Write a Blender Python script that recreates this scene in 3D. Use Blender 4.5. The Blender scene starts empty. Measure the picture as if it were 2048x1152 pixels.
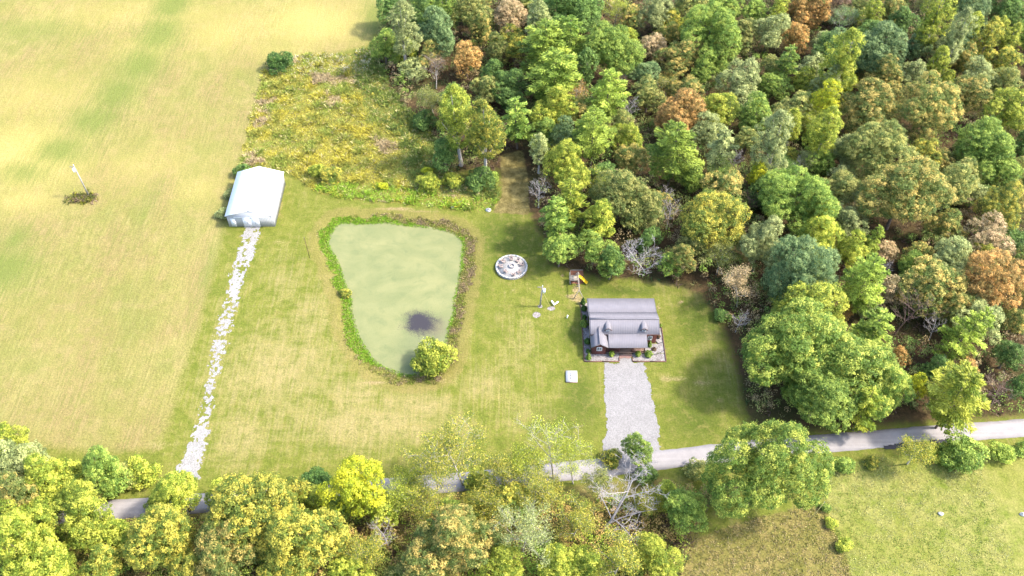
import bpy, math, random
import numpy as np
from mathutils import Vector, Matrix

# ------------------------------------------------------------------ camera, sky, sun, exposure
scn = bpy.context.scene
F, PITCH, CAMH = 1840.0, math.radians(49.2), 130.0      # drone 130 m up, looking down 49 degrees
SP, CP = math.sin(PITCH), math.cos(PITCH)
cam_d = bpy.data.cameras.new("camera"); cam = bpy.data.objects.new("camera", cam_d)
scn.collection.objects.link(cam)
cam.location = (0, 0, CAMH); cam.rotation_euler = (math.pi/2 - PITCH, 0, 0)
cam_d.sensor_width = 36; cam_d.lens = 36*F/2048; cam_d.clip_end = 8000; cam_d.clip_start = 1
scn.camera = cam
SUN_AZ, SUN_EL = math.radians(1), math.radians(49)     # azimuth measured from +X towards +Y
world = bpy.data.worlds.new("World"); scn.world = world; world.use_nodes = True
wn = world.node_tree.nodes; wl = world.node_tree.links
sky = wn.new("ShaderNodeTexSky"); sky.sky_type = 'NISHITA'; sky.sun_disc = False
sky.sun_elevation = SUN_EL; sky.sun_rotation = math.pi/2 - SUN_AZ
sky.dust_density = 2.5; sky.air_density = 1.0
wl.new(sky.outputs[0], wn["Background"].inputs[0]); wn["Background"].inputs[1].default_value = 0.15
sun_d = bpy.data.lights.new("sun", 'SUN'); sun_d.energy = 2.0; sun_d.angle = math.radians(5)
sun_d.color = (1.0, 0.94, 0.84)
sun = bpy.data.objects.new("sun", sun_d); scn.collection.objects.link(sun)
sd_ = Vector((math.cos(SUN_AZ)*math.cos(SUN_EL), math.sin(SUN_AZ)*math.cos(SUN_EL), math.sin(SUN_EL)))
sun.rotation_euler = sd_.to_track_quat('Z', 'Y').to_euler(); sun.location = (60, 120, 90)
scn.view_settings.view_transform = 'Standard'; scn.view_settings.look = 'None'
scn.view_settings.exposure = 2.45; scn.view_settings.gamma = 1
scn.render.engine = 'CYCLES'; scn.cycles.max_bounces = 6; scn.cycles.diffuse_bounces = 3; scn.cycles.transmission_bounces = 3; scn.cycles.glossy_bounces = 2

# ------------------------------------------------------------------ helpers
rng = np.random.default_rng(7); random.seed(7)
COL = scn.collection

def U(px, py, z=0.0):
    """survey: photograph coordinate -> place on the level z of the site"""
    v = (py-576)/F; dz = CAMH - z
    Y = dz*(CP - v*SP)/(SP + v*CP); Zc = Y*CP + dz*SP
    return ((px-1024)/F*Zc, Y)

def depth(px, py, z): 
    x, y = U(px, py, z); return y*CP + (CAMH-z)*SP

def UP(pts, z=0.0): return np.array([U(a, b, z) for a, b in pts])

def mkmesh(name, V, Fc, attrs=None, smooth=False):
    """V (n,3); Fc (m,k) array or list of index lists"""
    me = bpy.data.meshes.new(name); V = np.asarray(V, dtype=np.float32)
    me.vertices.add(len(V)); me.vertices.foreach_set("co", V.ravel())
    if isinstance(Fc, np.ndarray):
        m, k = Fc.shape; tot = np.full(m, k, dtype=np.int32); idx = Fc.astype(np.int32).ravel()
    else:
        tot = np.array([len(f) for f in Fc], dtype=np.int32); m = len(Fc)
        idx = np.concatenate([np.asarray(f, dtype=np.int32) for f in Fc])
    st = np.zeros(m, dtype=np.int32); st[1:] = np.cumsum(tot)[:-1]
    me.loops.add(len(idx)); me.loops.foreach_set("vertex_index", idx)
    me.polygons.add(m); me.polygons.foreach_set("loop_start", st); me.polygons.foreach_set("loop_total", tot)
    if smooth: me.polygons.foreach_set("use_smooth", np.ones(m, dtype=bool))
    for an, arr in (attrs or {}).items():
        arr = np.asarray(arr, dtype=np.float32)
        if arr.ndim == 1:
            a = me.attributes.new(an, 'FLOAT', 'POINT'); a.data.foreach_set("value", arr)
        else:
            a = me.attributes.new(an, 'FLOAT_COLOR', 'POINT')
            c = np.ones((len(arr), 4), dtype=np.float32); c[:, :3] = arr; a.data.foreach_set("color", c.ravel())
    me.update(calc_edges=True); return me

def obj(name, me, mat=None, parent=None, loc=None, rotz=None):
    o = bpy.data.objects.new(name, me); COL.objects.link(o)
    if mat is not None and me is not None and not me.materials: me.materials.append(mat)
    if parent is not None: o.parent = parent
    if loc is not None: o.location = loc
    if rotz is not None: o.rotation_euler = (0, 0, rotz)
    return o

def tag(o, label, cat, group=None):
    o["label"] = label; o["category"] = cat
    if group: o["group"] = group
    return o

def thing(name, label, cat, loc=(0, 0, 0), rotz=0, group=None):
    o = bpy.data.objects.new(name, None); COL.objects.link(o); o.empty_display_size = 0.5
    o.location = loc; o.rotation_euler = (0, 0, rotz); return tag(o, label, cat, group)

class MB:
    """collects simple solids into one mesh"""
    def __init__(s): s.v = []; s.f = []
    def add(s, V, Fs):
        n = len(s.v); s.v += [tuple(p) for p in V]; s.f += [[i+n for i in f] for f in Fs]; return s
    def box(s, x0, x1, y0, y1, z0, z1):
        V = [(x0,y0,z0),(x1,y0,z0),(x1,y1,z0),(x0,y1,z0),(x0,y0,z1),(x1,y0,z1),(x1,y1,z1),(x0,y1,z1)]
        return s.add(V, [[3,2,1,0],[4,5,6,7],[0,1,5,4],[1,2,6,5],[2,3,7,6],[3,0,4,7]])
    def prism(s, poly, axis, a, b):
        """poly of 2D points extruded along axis 'x' or 'y' or 'z' from a to b"""
        n = len(poly)
        def P(p, t): return {'x': (t, p[0], p[1]), 'y': (p[0], t, p[1]), 'z': (p[0], p[1], t)}[axis]
        V = [P(p, a) for p in poly] + [P(p, b) for p in poly]
        Fs = [[i, (i+1) % n, n+(i+1) % n, n+i] for i in range(n)] + [list(range(n))[::-1], list(range(n, 2*n))]
        return s.add(V, Fs)
    def bar(s, p, q, r, r2=None, n=6):
        p, q = Vector(p), Vector(q); r2 = r if r2 is None else r2
        d = (q-p).normalized(); a = d.orthogonal().normalized(); b = d.cross(a)
        V = [p + (a*math.cos(2*math.pi*i/n) + b*math.sin(2*math.pi*i/n))*r for i in range(n)]
        V += [q + (a*math.cos(2*math.pi*i/n) + b*math.sin(2*math.pi*i/n))*r2 for i in range(n)]
        return s.add(V, [[i, (i+1) % n, n+(i+1) % n, n+i] for i in range(n)] + [list(range(n))[::-1], list(range(n, 2*n))])
    def beam(s, p, q, w, h):
        p, q = Vector(p), Vector(q); d = (q-p).normalized()
        a = d.cross(Vector((0, 0, 1))); a = a.normalized() if a.length > 1e-4 else Vector((1, 0, 0)); b = a.cross(d)
        V = [t + a*w*.5*i + b*h*.5*j for t in (p, q) for i, j in ((-1,-1),(1,-1),(1,1),(-1,1))]
        return s.add(V, [[3,2,1,0],[4,5,6,7],[0,1,5,4],[1,2,6,5],[2,3,7,6],[3,0,4,7]])
    def build(s, name, mat, parent=None, smooth=False):
        return obj(name, mkmesh(name, s.v, s.f, smooth=smooth), mat, parent)

_lat = np.random.default_rng(99).random((256, 256)).astype(np.float32)
def vnoise(x, y, sc, seed=0):
    x = np.asarray(x)/sc + seed*17.31; y = np.asarray(y)/sc + seed*9.77
    xi = np.floor(x).astype(int); yi = np.floor(y).astype(int); fx = x-xi; fy = y-yi
    fx = fx*fx*(3-2*fx); fy = fy*fy*(3-2*fy)
    g = lambda a, b: _lat[a % 256, b % 256]
    return (g(xi, yi)*(1-fx)+g(xi+1, yi)*fx)*(1-fy) + (g(xi, yi+1)*(1-fx)+g(xi+1, yi+1)*fx)*fy
def fbm(x, y, sc, seed=0, o=3):
    t = 0; a = 1; s = 0
    for i in range(o): t = t + a*vnoise(x, y, sc/2**i, seed+i); s += a; a *= .5
    return t/s

def sdist(x, y, poly):
    """signed distance to polygon, positive inside"""
    x = np.asarray(x, dtype=np.float64); y = np.asarray(y, dtype=np.float64)
    d = np.full(x.shape, 1e9); ins = np.zeros(x.shape, dtype=bool); n = len(poly)
    for i in range(n):
        x0, y0 = poly[i]; x1, y1 = poly[(i+1) % n]; ex, ey = x1-x0, y1-y0
        t = np.clip(((x-x0)*ex + (y-y0)*ey)/(ex*ex+ey*ey+1e-12), 0, 1)
        d = np.minimum(d, np.hypot(x-x0-t*ex, y-y0-t*ey))
        c = ((y0 > y) != (y1 > y)) & (x < (x1-x0)*(y-y0)/((y1-y0) if y1 != y0 else 1e-12) + x0); ins ^= c
    return np.where(ins, d, -d)
def sstep(a, b, x): t = np.clip((x-a)/(b-a), 0, 1); return t*t*(3-2*t)

def smooth_poly(P, it=2):
    P = np.asarray(P, dtype=float)
    for _ in range(it):
        Q = np.roll(P, -1, axis=0); R = np.empty((2*len(P), 2)); R[0::2] = .75*P+.25*Q; R[1::2] = .25*P+.75*Q; P = R
    return P

# ------------------------------------------------------------------ materials
class NT:
    def __init__(s, name):
        s.m = bpy.data.materials.new(name); s.m.use_nodes = True; s.t = s.m.node_tree; s.t.nodes.clear()
        s.out = s.t.nodes.new("ShaderNodeOutputMaterial")
    def n(s, typ, ins=None, **kw):
        nd = s.t.nodes.new(typ)
        for k, v in kw.items(): setattr(nd, k, v)
        for k, v in (ins or {}).items(): s.set(nd.inputs[k], v)
        return nd
    def set(s, sock, v):
        if isinstance(v, bpy.types.NodeSocket): s.t.links.new(v, sock)
        elif isinstance(v, tuple) and len(v) == 3 and sock.type == 'RGBA': sock.default_value = (*v, 1)
        else: sock.default_value = v
    def pos(s, scale=(1, 1, 1), rot=0.0):
        tc = s.n("ShaderNodeTexCoord")
        return s.n("ShaderNodeMapping", {0: tc.outputs["Object"], 3: scale, 2: (0, 0, rot)}).outputs[0]
    def noise(s, scale, vec=None, detail=3, rough=.55, dist=0.0):
        d = {"Scale": scale, "Detail": detail, "Roughness": rough, "Distortion": dist}
        if vec is not None: d["Vector"] = vec
        return s.n("ShaderNodeTexNoise", d).outputs[0]
    def ramp(s, v, a, b):
        return s.n("ShaderNodeMapRange", {0: v, 1: a, 2: b, 3: 0.0, 4: 1.0}, clamp=True).outputs[0]
    def rng(s, v, a, b, c, d):
        return s.n("ShaderNodeMapRange", {0: v, 1: a, 2: b, 3: c, 4: d}, clamp=True).outputs[0]
    def mix(s, f, a, b, mode='MIX'):
        nd = s.n("ShaderNodeMix", data_type='RGBA', blend_type=mode)
        s.set(nd.inputs[0], f); s.set(nd.inputs[6], a); s.set(nd.inputs[7], b); return nd.outputs[2]
    def math(s, op, a, b=0.0, c=None):
        nd = s.n("ShaderNodeMath", operation=op); s.set(nd.inputs[0], a); s.set(nd.inputs[1], b)
        if c is not None: s.set(nd.inputs[2], c)
        return nd.outputs[0]
    def attr(s, name): return s.n("ShaderNodeAttribute", attribute_name=name)
    def mul(s, col, f):
        return s.n("ShaderNodeVectorMath", {0: col, 3: f}, operation='SCALE').outputs[0]
    def finish(s, col, rough=.8, spec=.3, metal=0.0, bump=None, bstr=.3, bdist=.05, transl=0.0):
        p = s.n("ShaderNodeBsdfPrincipled"); s.set(p.inputs["Base Color"], col); s.set(p.inputs["Roughness"], rough)
        p.inputs["Specular IOR Level"].default_value = spec; s.set(p.inputs["Metallic"], metal)
        if bump is not None:
            b = s.n("ShaderNodeBump", {"Height": bump, "Strength": bstr, "Distance": bdist})
            s.t.links.new(b.outputs[0], p.inputs["Normal"])
        sh = p.outputs[0]
        if transl:
            tr = s.n("ShaderNodeBsdfTranslucent"); s.set(tr.inputs[0], col)
            mx = s.n("ShaderNodeMixShader", {0: transl}); s.t.links.new(sh, mx.inputs[1]); s.t.links.new(tr.outputs[0], mx.inputs[2]); sh = mx.outputs[0]
        s.t.links.new(sh, s.out.inputs[0]); return s.m

def simple(name, col, rough=.7, var=.25, scale=3.0, metal=0.0, spec=.3, bump=0.0):
    t = NT(name); n = t.noise(scale, t.pos(), 4); c = t.mul(t.mix(0.0, col, col), t.rng(n, .25, .75, 1-var, 1+var))
    return t.finish(c, rough, spec, metal, bump=n if bump else None, bstr=bump)

def leafmat(name, A, B, thr=.5, transl=.42):
    t = NT(name); cl = t.attr("clump").outputs["Fac"]; lf = t.attr("leaf").outputs["Fac"]
    oi = t.n("ShaderNodeObjectInfo").outputs["Random"]
    k = t.math('ADD', t.math('MULTIPLY', cl, .65), t.math('MULTIPLY', lf, .35))
    c = t.mix(t.ramp(k, thr-.22, thr+.22), A, B)
    c = t.mul(c, t.rng(lf, 0, 1, .62, 1.42))
    c = t.mul(c, t.rng(oi, 0, 1, .86, 1.14)); c = t.mul(c, t.rng(cl, 0, 1, .74, 1.24))
    return t.finish(c, .62, .25, transl=transl)

PAL = {
 'g1': ((0.131,0.222,0.034), (0.268,0.331,0.058)), 'g2': ((0.068,0.137,0.028), (0.142,0.217,0.047)),
 'g3': ((0.097,0.171,0.058), (0.188,0.251,0.092)),   'g4': ((0.188,0.234,0.079), (0.331,0.353,0.131)),
 'y1': ((0.162,0.236,0.023), (0.363,0.372,0.050)),     'y2': ((.29,.36,.02), (.47,.45,.025)),
 'y3': ((.135,.200,.030), (.43,.365,.055)),     'o1': ((0.137,0.188,0.040), (0.422,0.308,0.084)),
 'o2': ((.22,.165,.045), (.46,.27,.085)),   'br': ((0.148,0.097,0.058), (0.251,0.171,0.105)),
 'pk': ((0.274,0.228,0.105), (0.479,0.353,0.189)),      'p1': ((0.160,0.245,0.032), (0.308,0.370,0.058)),
 'gy': ((0.142,0.234,0.034), (0.376,0.388,0.068)), 'ol': ((0.137,0.188,0.044), (0.319,0.302,0.084)),     'dk': ((0.046,0.108,0.021), (0.091,0.160,0.032)),
}
LEAF = {k: leafmat("foliage_"+k, a, b, {"o1": .64, "ol": .56, "gy": .66, "y3": .56, "g1": .55}.get(k, .5)) for k, (a, b) in PAL.items()}
M_bark = simple("bark_brown", (.11,.085,.07), .9, .35, 6)
M_pale = simple("bark_pale", (.30,.27,.24), .9, .25, 6)
M_dead = simple("wood_weathered_grey", (.27,.245,.235), .9, .25, 6)
M_twig = simple("wood_brown_twigs", (.13,.085,.07), .9, .3, 6)

# ------------------------------------------------------------------ site outlines
POND = smooth_poly(UP([(671,452),(683,444),(715,449),(749,446),(774,445),(822,452),(864,455),(899,462),(919,475),(929,487),(925,515),
  (921,549),(916,577),(909,601),(909,626),(899,650),(895,674),(890,718),(870,744),(836,752),(808,751),(774,739),(746,722),(735,703),
  (718,678),(708,650),(701,622),(701,594),(688,567),(680,539),(671,514),(659,501),(655,480)], -.4), 1)
HAY = UP([(-600,-290),(800,-290),(775,40),(735,92),(690,103),(600,116),(540,112),(520,180),(500,260),(478,335),(450,440),(438,500),
  (415,580),(400,650),(362,760),(335,860),(312,900),(200,905),(60,890),(-600,870)])
FOREST = UP([(775,-290),(770,40),(745,100),(790,200),(860,260),(880,345),(1000,340),(1005,380),(1060,430),(1085,470),(1100,530),(1180,552),
  (1240,556),(1330,566),(1400,590),(1440,640),(1468,720),(1490,830),(1520,872),(1640,860),(2048,832),(2600,800),(2600,-290)])
WEEDS = UP([(478,338),(500,250),(520,170),(540,114),(700,108),(745,100),(800,200),(865,265),(880,340),(990,370),(1000,395),(985,422),
  (900,416),(800,407),(700,398),(640,388),(605,365),(572,340)])
PASTURE = UP([(1655,930),(1800,912),(2048,900),(2600,870),(2600,1350),(1730,1350),(1692,1120),(1650,1010)])
ROUGH = UP([(1380,1080),(1500,1040),(1640,1005),(1695,1120),(1735,1350),(1330,1350)])
SOUTH = UP([(-600,965),(200,1005),(500,1003),(1000,982),(1330,955),(1420,1000),(1385,1080),(1330,1350),(-600,1350)])
TRAIL = UP([(1000,310),(1045,300),(1055,350),(1060,430),(985,425),(1005,385)])

# ------------------------------------------------------------------ the ground
def axis(lo, hi, st, far):
    a = np.arange(lo, hi+st*.5, st); return np.concatenate([[-far, -far/4, lo-120, lo-25], a, [hi+25, hi+120, far/4, far]])
gx = axis(-146, 146, .72, 3500); gy = axis(44, 226, .72, 3500)
X, Y = np.meshgrid(gx, gy); nx, ny = len(gx), len(gy)
sp = sdist(X, Y, POND)
Z = (fbm(X, Y, 22, 3)-.5)*.35*sstep(6, 14, -sp) + (fbm(X, Y, 4, 5)-.5)*.06
# level ground where buildings, road and drive stand
HB = np.maximum.reduce([sstep(3, 0, np.maximum(np.abs(X-20)-9, np.abs(Y-101)-9)), sstep(3, 0, np.maximum(np.abs(X+51)-7, np.abs(Y-134)-9)),
     sstep(3, 0, np.hypot(X-0, Y-117)-4), sstep(4, 0, np.maximum(np.abs(X-17)-8, np.abs(Y-88)-9))])
Z = Z*(1-HB)
Z = np.where(sp > -3, -.42 + .42*sstep(0, 3, -sp) - .9*sstep(0, 4, sp) + Z*.3, Z)
ROADC = UP([(-500,1062),(100,1030),(235,1019),(500,999),(800,974),(1000,957),(1180,938),(1370,914),(1520,897),(1660,886),(1850,870),(2048,856),(2600,815)])
def roaddist(x, y):
    d = np.full(np.shape(x), 1e9)
    for (x0, y0), (x1, y1) in zip(ROADC[:-1], ROADC[1:]):
        ex, ey = x1-x0, y1-y0; t = np.clip(((x-x0)*ex+(y-y0)*ey)/(ex*ex+ey*ey), 0, 1); d = np.minimum(d, np.hypot(x-x0-t*ex, y-y0-t*ey))
    return d
rd = roaddist(X, Y)
Z = Z*sstep(1.8, 5, rd)
def pm(poly, w): return sstep(-w, w, sdist(X, Y, poly))
def blobs(lst):
    m = np.zeros_like(X)
    for px, py, rx, ry, *s in lst:
        cx, cy = U(px, py); k = depth(px, py, 0)/F; kx = rx*k; ky = ry*k*1.35
        m = np.maximum(m, (s[0] if s else 1)*np.exp(-((X-cx)/kx)**2 - ((Y-cy)/ky)**2))
    return m
hay = pm(HAY, 2.6); forest = pm(FOREST, 2.6); weeds = pm(WEEDS, 1.0)
past = pm(PASTURE, 1.2); rough = np.maximum(pm(ROUGH, 1.5), pm(SOUTH, 1.6)); trail = pm(TRAIL, 1.2)
bare = blobs([(1152,598,15,7),(1153,580,10,9),(1163,603,8,12),(1145,592,18,5),(1155,556,16,14,.8),(750,766,34,5,.75),(875,762,55,7,.6),(1345,757,42,7,.7),
  (1400,768,26,5,.7),(1440,800,16,10,.5),(560,482,20,14,.5),(1362,604,7,4,.9),(790,417,50,4,.8),(850,424,60,3,.7),(1318,615,5,9,.9),(1320,650,4,14,.7),
  (1125,552,6,4,.9),(1008,588,8,3,.6),(1024,580,8,3,.6),(645,500,7,20,.6),(1025,415,20,10,.5),(1400,1148,30,14,.6),(190,392,22,9,.6),(560,420,7,30,.55),(572,372,5,12,.5),
  (1480,760,9,40,.35),(1420,770,12,40,.35),(470,1000,60,10,.4),(320,890,40,14,.5)])
dry = blobs([(560,740,130,90,.85),(740,850,200,45,.9),(830,815,110,30,.9),(970,770,60,40,.6),(480,870,80,60,.7),(570,560,40,60,.5),(1040,690,40,60,.45),(620,640,50,80,.6),
  (1040,820,60,40,.5),(700,790,70,40,.8),(430,700,30,160,.45),(1340,560,50,14,.6),(1400,600,40,30,.6),(1430,700,30,80,.35)])
lush = blobs([(1010,480,60,60),(1140,660,22,40,.9),(1160,800,45,70,.8),(1400,640,60,60,.95),(1390,840,70,50,.8),(1120,850,80,40,.6),(960,560,30,90,.5),(1000,640,40,50,.35),(1250,582,110,12,.9)])
sphb = sstep(-5.5, -3.2, sp)*sstep(.2, -.6, sp)
hayg = blobs([(345,10,40,50),(320,70,45,60),(280,130,50,55),(235,185,50,50,.95),(185,240,55,45,.9),(120,300,70,40,.9),(50,345,60,30,.8),(10,540,70,50),(60,60,130,40,.6),(20,520,50,40,.8),(290,420,22,60,.5),(560,20,30,70,.25),(760,30,40,60,.9),(30,480,30,30,.8),(425,520,14,70,.5)])
hayglow = blobs([(300,30,260,50,.6),(640,50,120,60,1),(30,300,110,70,1),(60,200,120,70,.5),(470,60,120,60,.7),(620,40,130,60),(60,330,120,60,.9),(300,330,130,50,.4),(400,380,60,40,.5),(560,100,120,30,.5),(40,400,90,30,.7),(300,90,60,40,.6)])  # yellow glow of flare over the upper-left hay, painted into the ground colour
A = np.stack([hay, forest, weeds], -1).reshape(-1, 3); B = np.stack([past, bare, dry], -1).reshape(-1, 3)
Cc = np.stack([lush, hayg, hayglow], -1).reshape(-1, 3); Dd = np.stack([rough, trail, sphb], -1).reshape(-1, 3)
ii = np.arange(nx*ny).reshape(ny, nx)
quads = np.stack([ii[:-1, :-1], ii[:-1, 1:], ii[1:, 1:], ii[1:, :-1]], -1).reshape(-1, 4)
def ground_mat():
    t = NT("ground_grass_and_soil"); P = t.pos()
    def ch(n): return t.n("ShaderNodeSeparateColor", {0: t.attr(n).outputs["Color"]}).outputs
    a, b, c, d = ch("zoneA"), ch("zoneB"), ch("zoneC"), ch("zoneD")
    n1 = t.noise(.09, P, 4); n2 = t.noise(.7, P, 5, .65); n3 = t.noise(3.2, P, 4, .7); n4 = t.noise(.3, P, 4, .6)
    st = t.noise(1.0, t.pos((2.2, .12, 1), .04), 3, .6); st2 = t.noise(1.0, t.pos((2.6, .16, 1), -.35), 4, .65)
    st3 = t.noise(1.0, t.pos((.10, 1.5, 1), .06), 3, .6)
    def brk(m, amp=.55, lo=.38, hi=.62):
        q = t.math('ADD', m, t.math('MULTIPLY', t.math('SUBTRACT', t.math('ADD', t.math('MULTIPLY', n2, .55), t.math('MULTIPLY', n3, .45)), .5), amp*2))
        return t.ramp(q, lo, hi)
    lawn = t.mix(t.ramp(n4, .3, .7), (.20,.245,.050), (.295,.31,.080))
    dq = t.math('ADD', b[2], t.math('ADD', t.math('MULTIPLY', t.math('SUBTRACT', n4, .5), 1.3), t.math('ADD', t.math('MULTIPLY', t.math('SUBTRACT', st, .5), 1.5), t.math('MULTIPLY', t.math('SUBTRACT', st3, .5), .6))))
    lawn = t.mix(t.ramp(dq, .1, .95), lawn, (.47,.40,.23))
    lawn = t.mix(t.math('MULTIPLY', brk(c[0], .35, .2, .9), .85), lawn, (.105,.155,.03))
    lawn = t.mix(t.math('MULTIPLY', t.ramp(n2, .50, .68), .55), lawn, (.38,.33,.14)); lawn = t.mix(t.math('MULTIPLY', t.ramp(n2, .5, .34), .45), lawn, (.15,.20,.03))
    n0 = t.noise(.035, t.pos((1.6, 1, 1), .3), 4, .55); n5 = t.noise(.075, t.pos((1.5, .8, 1), -.3), 6, .62)
    hy = t.mix(t.ramp(n0, .35, .65), (.365,.33,.138), (.45,.40,.195))
    hy = t.mix(t.math('MULTIPLY', t.ramp(n5, .48, .62), .8), hy, (.41,.315,.185))
    hy = t.mix(t.math('MULTIPLY', t.ramp(n5, .48, .36), .8), hy, (.30,.315,.115))
    hy = t.mix(t.math('MULTIPLY', t.ramp(st2, .45, .64), .65), hy, (.30,.285,.125)); hy = t.mix(t.math('MULTIPLY', t.ramp(st2, .46, .3), .35), hy, (.52,.465,.29))
    hy = t.mix(t.math('MULTIPLY', t.ramp(n2, .5, .64), .45), hy, (.29,.30,.10)); hy = t.mix(t.math('MULTIPLY', t.ramp(n4, .47, .34), .45), hy, (.46,.37,.22)); hy = t.mix(t.math('MULTIPLY', t.ramp(n4, .52, .66), .35), hy, (.31,.325,.115))
    hy = t.mix(t.math('MULTIPLY', c[2], .65), hy, (.70,.58,.27))  # flare glow mixed into the hay colour
    hq = t.math('ADD', c[1], t.math('MULTIPLY', t.math('SUBTRACT', t.math('ADD', n5, st2), 1.0), 1.1))
    hy = t.mix(t.math('MULTIPLY', t.ramp(hq, .1, .9), .85), hy, (.235,.295,.09))
    fo = t.mix(t.ramp(n2, .35, .65), (.085,.058,.042), (.17,.115,.075)); fo = t.mix(t.ramp(n1, .5, .68), fo, (.09,.105,.04))
    we = t.mix(t.ramp(n2, .35, .65), (.26,.26,.06), (.42,.37,.14))
    pa = t.mix(t.ramp(t.math('ADD', t.math('MULTIPLY', n4, .5), t.math('MULTIPLY', n2, .5)), .36, .62), (.22,.28,.055), (.44,.42,.18)); pa = t.mix(t.math('MULTIPLY', t.ramp(n1, .5, .7), .45), pa, (.30,.31,.07))
    ro = t.mix(t.ramp(n4, .35, .65), (.25,.245,.075), (.40,.325,.16))
    col = t.mix(brk(a[0], .6, .25, .75), lawn, hy)
    col = t.mix(t.math('MULTIPLY', brk(d[2], .9, .5, .9), .5), col, (.36,.29,.14))
    col = t.mix(brk(b[0]), col, pa); col = t.mix(brk(d[0], .6), col, ro)
    col = t.mix(brk(a[2]), col, we); col = t.mix(brk(a[1], .8, .3, .75), col, fo); col = t.mix(brk(d[1], .4), col, t.mix(t.ramp(n2, .4, .6), (.20,.165,.075), (.36,.30,.16)))
    col = t.mix(t.math('MULTIPLY', brk(b[1], .6, .35, .8), .85), col, t.mix(t.ramp(n3, .4, .6), (.42,.30,.20), (.58,.46,.35)))
    col = t.mul(col, t.rng(n3, .28, .72, .72, 1.28)); col = t.mul(col, t.rng(t.noise(9, P, 2, .7), .3, .7, .8, 1.2))
    col = t.n("ShaderNodeVectorMath", {0: col, 1: (.385,.375,.26)}, operation='MULTIPLY').outputs[0]
    bm = t.math('ADD', n3, t.math('MULTIPLY', n2, 1.5))
    return t.finish(col, .95, .1, bump=bm, bstr=.8, bdist=.14)
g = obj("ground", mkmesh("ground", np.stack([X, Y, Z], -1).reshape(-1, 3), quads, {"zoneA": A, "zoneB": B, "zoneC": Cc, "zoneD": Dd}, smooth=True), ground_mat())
g["kind"] = "structure"

def struct(o, label=None):
    o["kind"] = "structure"
    if label: o["label"] = label
    return o

def patch_sheet(name, poly, z, mat, cell=.2, edge=.35, hole=None, seed=0, es=.8):
    """thin sheet cut out of small cells, with a ragged rim"""
    lo = poly.min(0)-.5; hi = poly.max(0)+.5
    xs = np.arange(lo[0], hi[0], cell); ys = np.arange(lo[1], hi[1], cell)
    XX, YY = np.meshgrid(xs, ys); cx, cy = XX[:-1, :-1]+cell/2, YY[:-1, :-1]+cell/2
    k = sdist(cx, cy, poly) + (fbm(cx, cy, es, seed+1)-.5)*2*edge
    keep = k > 0
    if hole is not None: keep &= hole(cx, cy)
    jx = XX + (vnoise(XX*7, YY*7, 1, seed)-.5)*cell*.5; jy = YY + (vnoise(XX*7, YY*7, 1, seed+5)-.5)*cell*.5
    id_ = np.arange(XX.size).reshape(XX.shape)
    q = np.stack([id_[:-1, :-1], id_[:-1, 1:], id_[1:, 1:], id_[1:, :-1]], -1)[keep]
    used, inv = np.unique(q, return_inverse=True)
    V = np.stack([jx.ravel()[used], jy.ravel()[used], np.zeros(len(used))], -1)
    V[:, 2] = z(V[:, 0], V[:, 1]) if callable(z) else z
    return struct(obj(name, mkmesh(name, V, inv.reshape(-1, 4)), mat))

# ---- road
def road_mat(name, base, dk):
    t = NT(name); P = t.pos(); n = t.noise(.5, P, 5, .6); f = t.noise(9, P, 3, .7); l = t.noise(1, t.pos((.08, 1.6, 1), -.1), 3)
    c = t.mix(t.ramp(n, .35, .65), base, dk); c = t.mix(t.math('MULTIPLY', t.ramp(l, .5, .62), .4), c, tuple(x*1.15 for x in base)); c = t.mul(c, t.rng(f, .25, .75, .85, 1.15))
    return t.finish(c, .9, .2, bump=f, bstr=.2, bdist=.02)
M_road = road_mat("asphalt_worn", (.205,.188,.182), (.17,.157,.153)); M_new = road_mat("asphalt_fresh", (.03,.028,.034), (.024,.022,.027))
def strip(name, C, hw, z, mat, jit=.0, step=.4, th=.06):
    P = []
    for (a, b) in zip(C[:-1], C[1:]):
        n = max(1, int(np.hypot(*(b-a))/step)); P += [a+(b-a)*i/n for i in range(n)]
    P.append(C[-1]); P = np.array(P)
    for _ in range(30): P[1:-1] = .25*P[:-2]+.5*P[1:-1]+.25*P[2:]
    T = np.gradient(P, axis=0); T /= np.linalg.norm(T, axis=1)[:, None]; N = np.stack([-T[:, 1], T[:, 0]], -1)
    s = np.arange(len(P))*step
    jl = (fbm(s, s*0, 1.7, 4)-.5)*2*jit; jr = (fbm(s, s*0+50, 1.7, 8)-.5)*2*jit
    rows = [P+N*(hw+jl)[:, None]*1.0, P+N*hw*.5, P, P-N*hw*.5, P-N*(hw+jr)[:, None]]
    zz = [z, z+.03, z+.04, z+.03, z]
    V = np.concatenate([np.column_stack([r, np.full(len(P), h)]) for r, h in zip(rows, zz)] + [np.column_stack([rows[0], np.full(len(P), z-th)]), np.column_stack([rows[4], np.full(len(P), z-th)])])
    n = len(P); i = np.arange(n-1); Q = []
    for a, b in ((0,1),(1,2),(2,3),(3,4),(5,0),(4,6)): Q.append(np.stack([a*n+i, b*n+i, b*n+i+1, a*n+i+1], -1))
    return struct(obj(name, mkmesh(name, V, np.concatenate(Q)[:, ::-1].copy(), smooth=True), mat))
strip("road", ROADC, 1.68, .05, M_road, .16)
pc = UP([(1768,893),(1800,887),(1860,881),(1895,878),(1900,884),(1850,889),(1800,896),(1768,900)])
patch_sheet("asphalt_patch", pc, .105, M_new, .2, .1)

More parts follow.
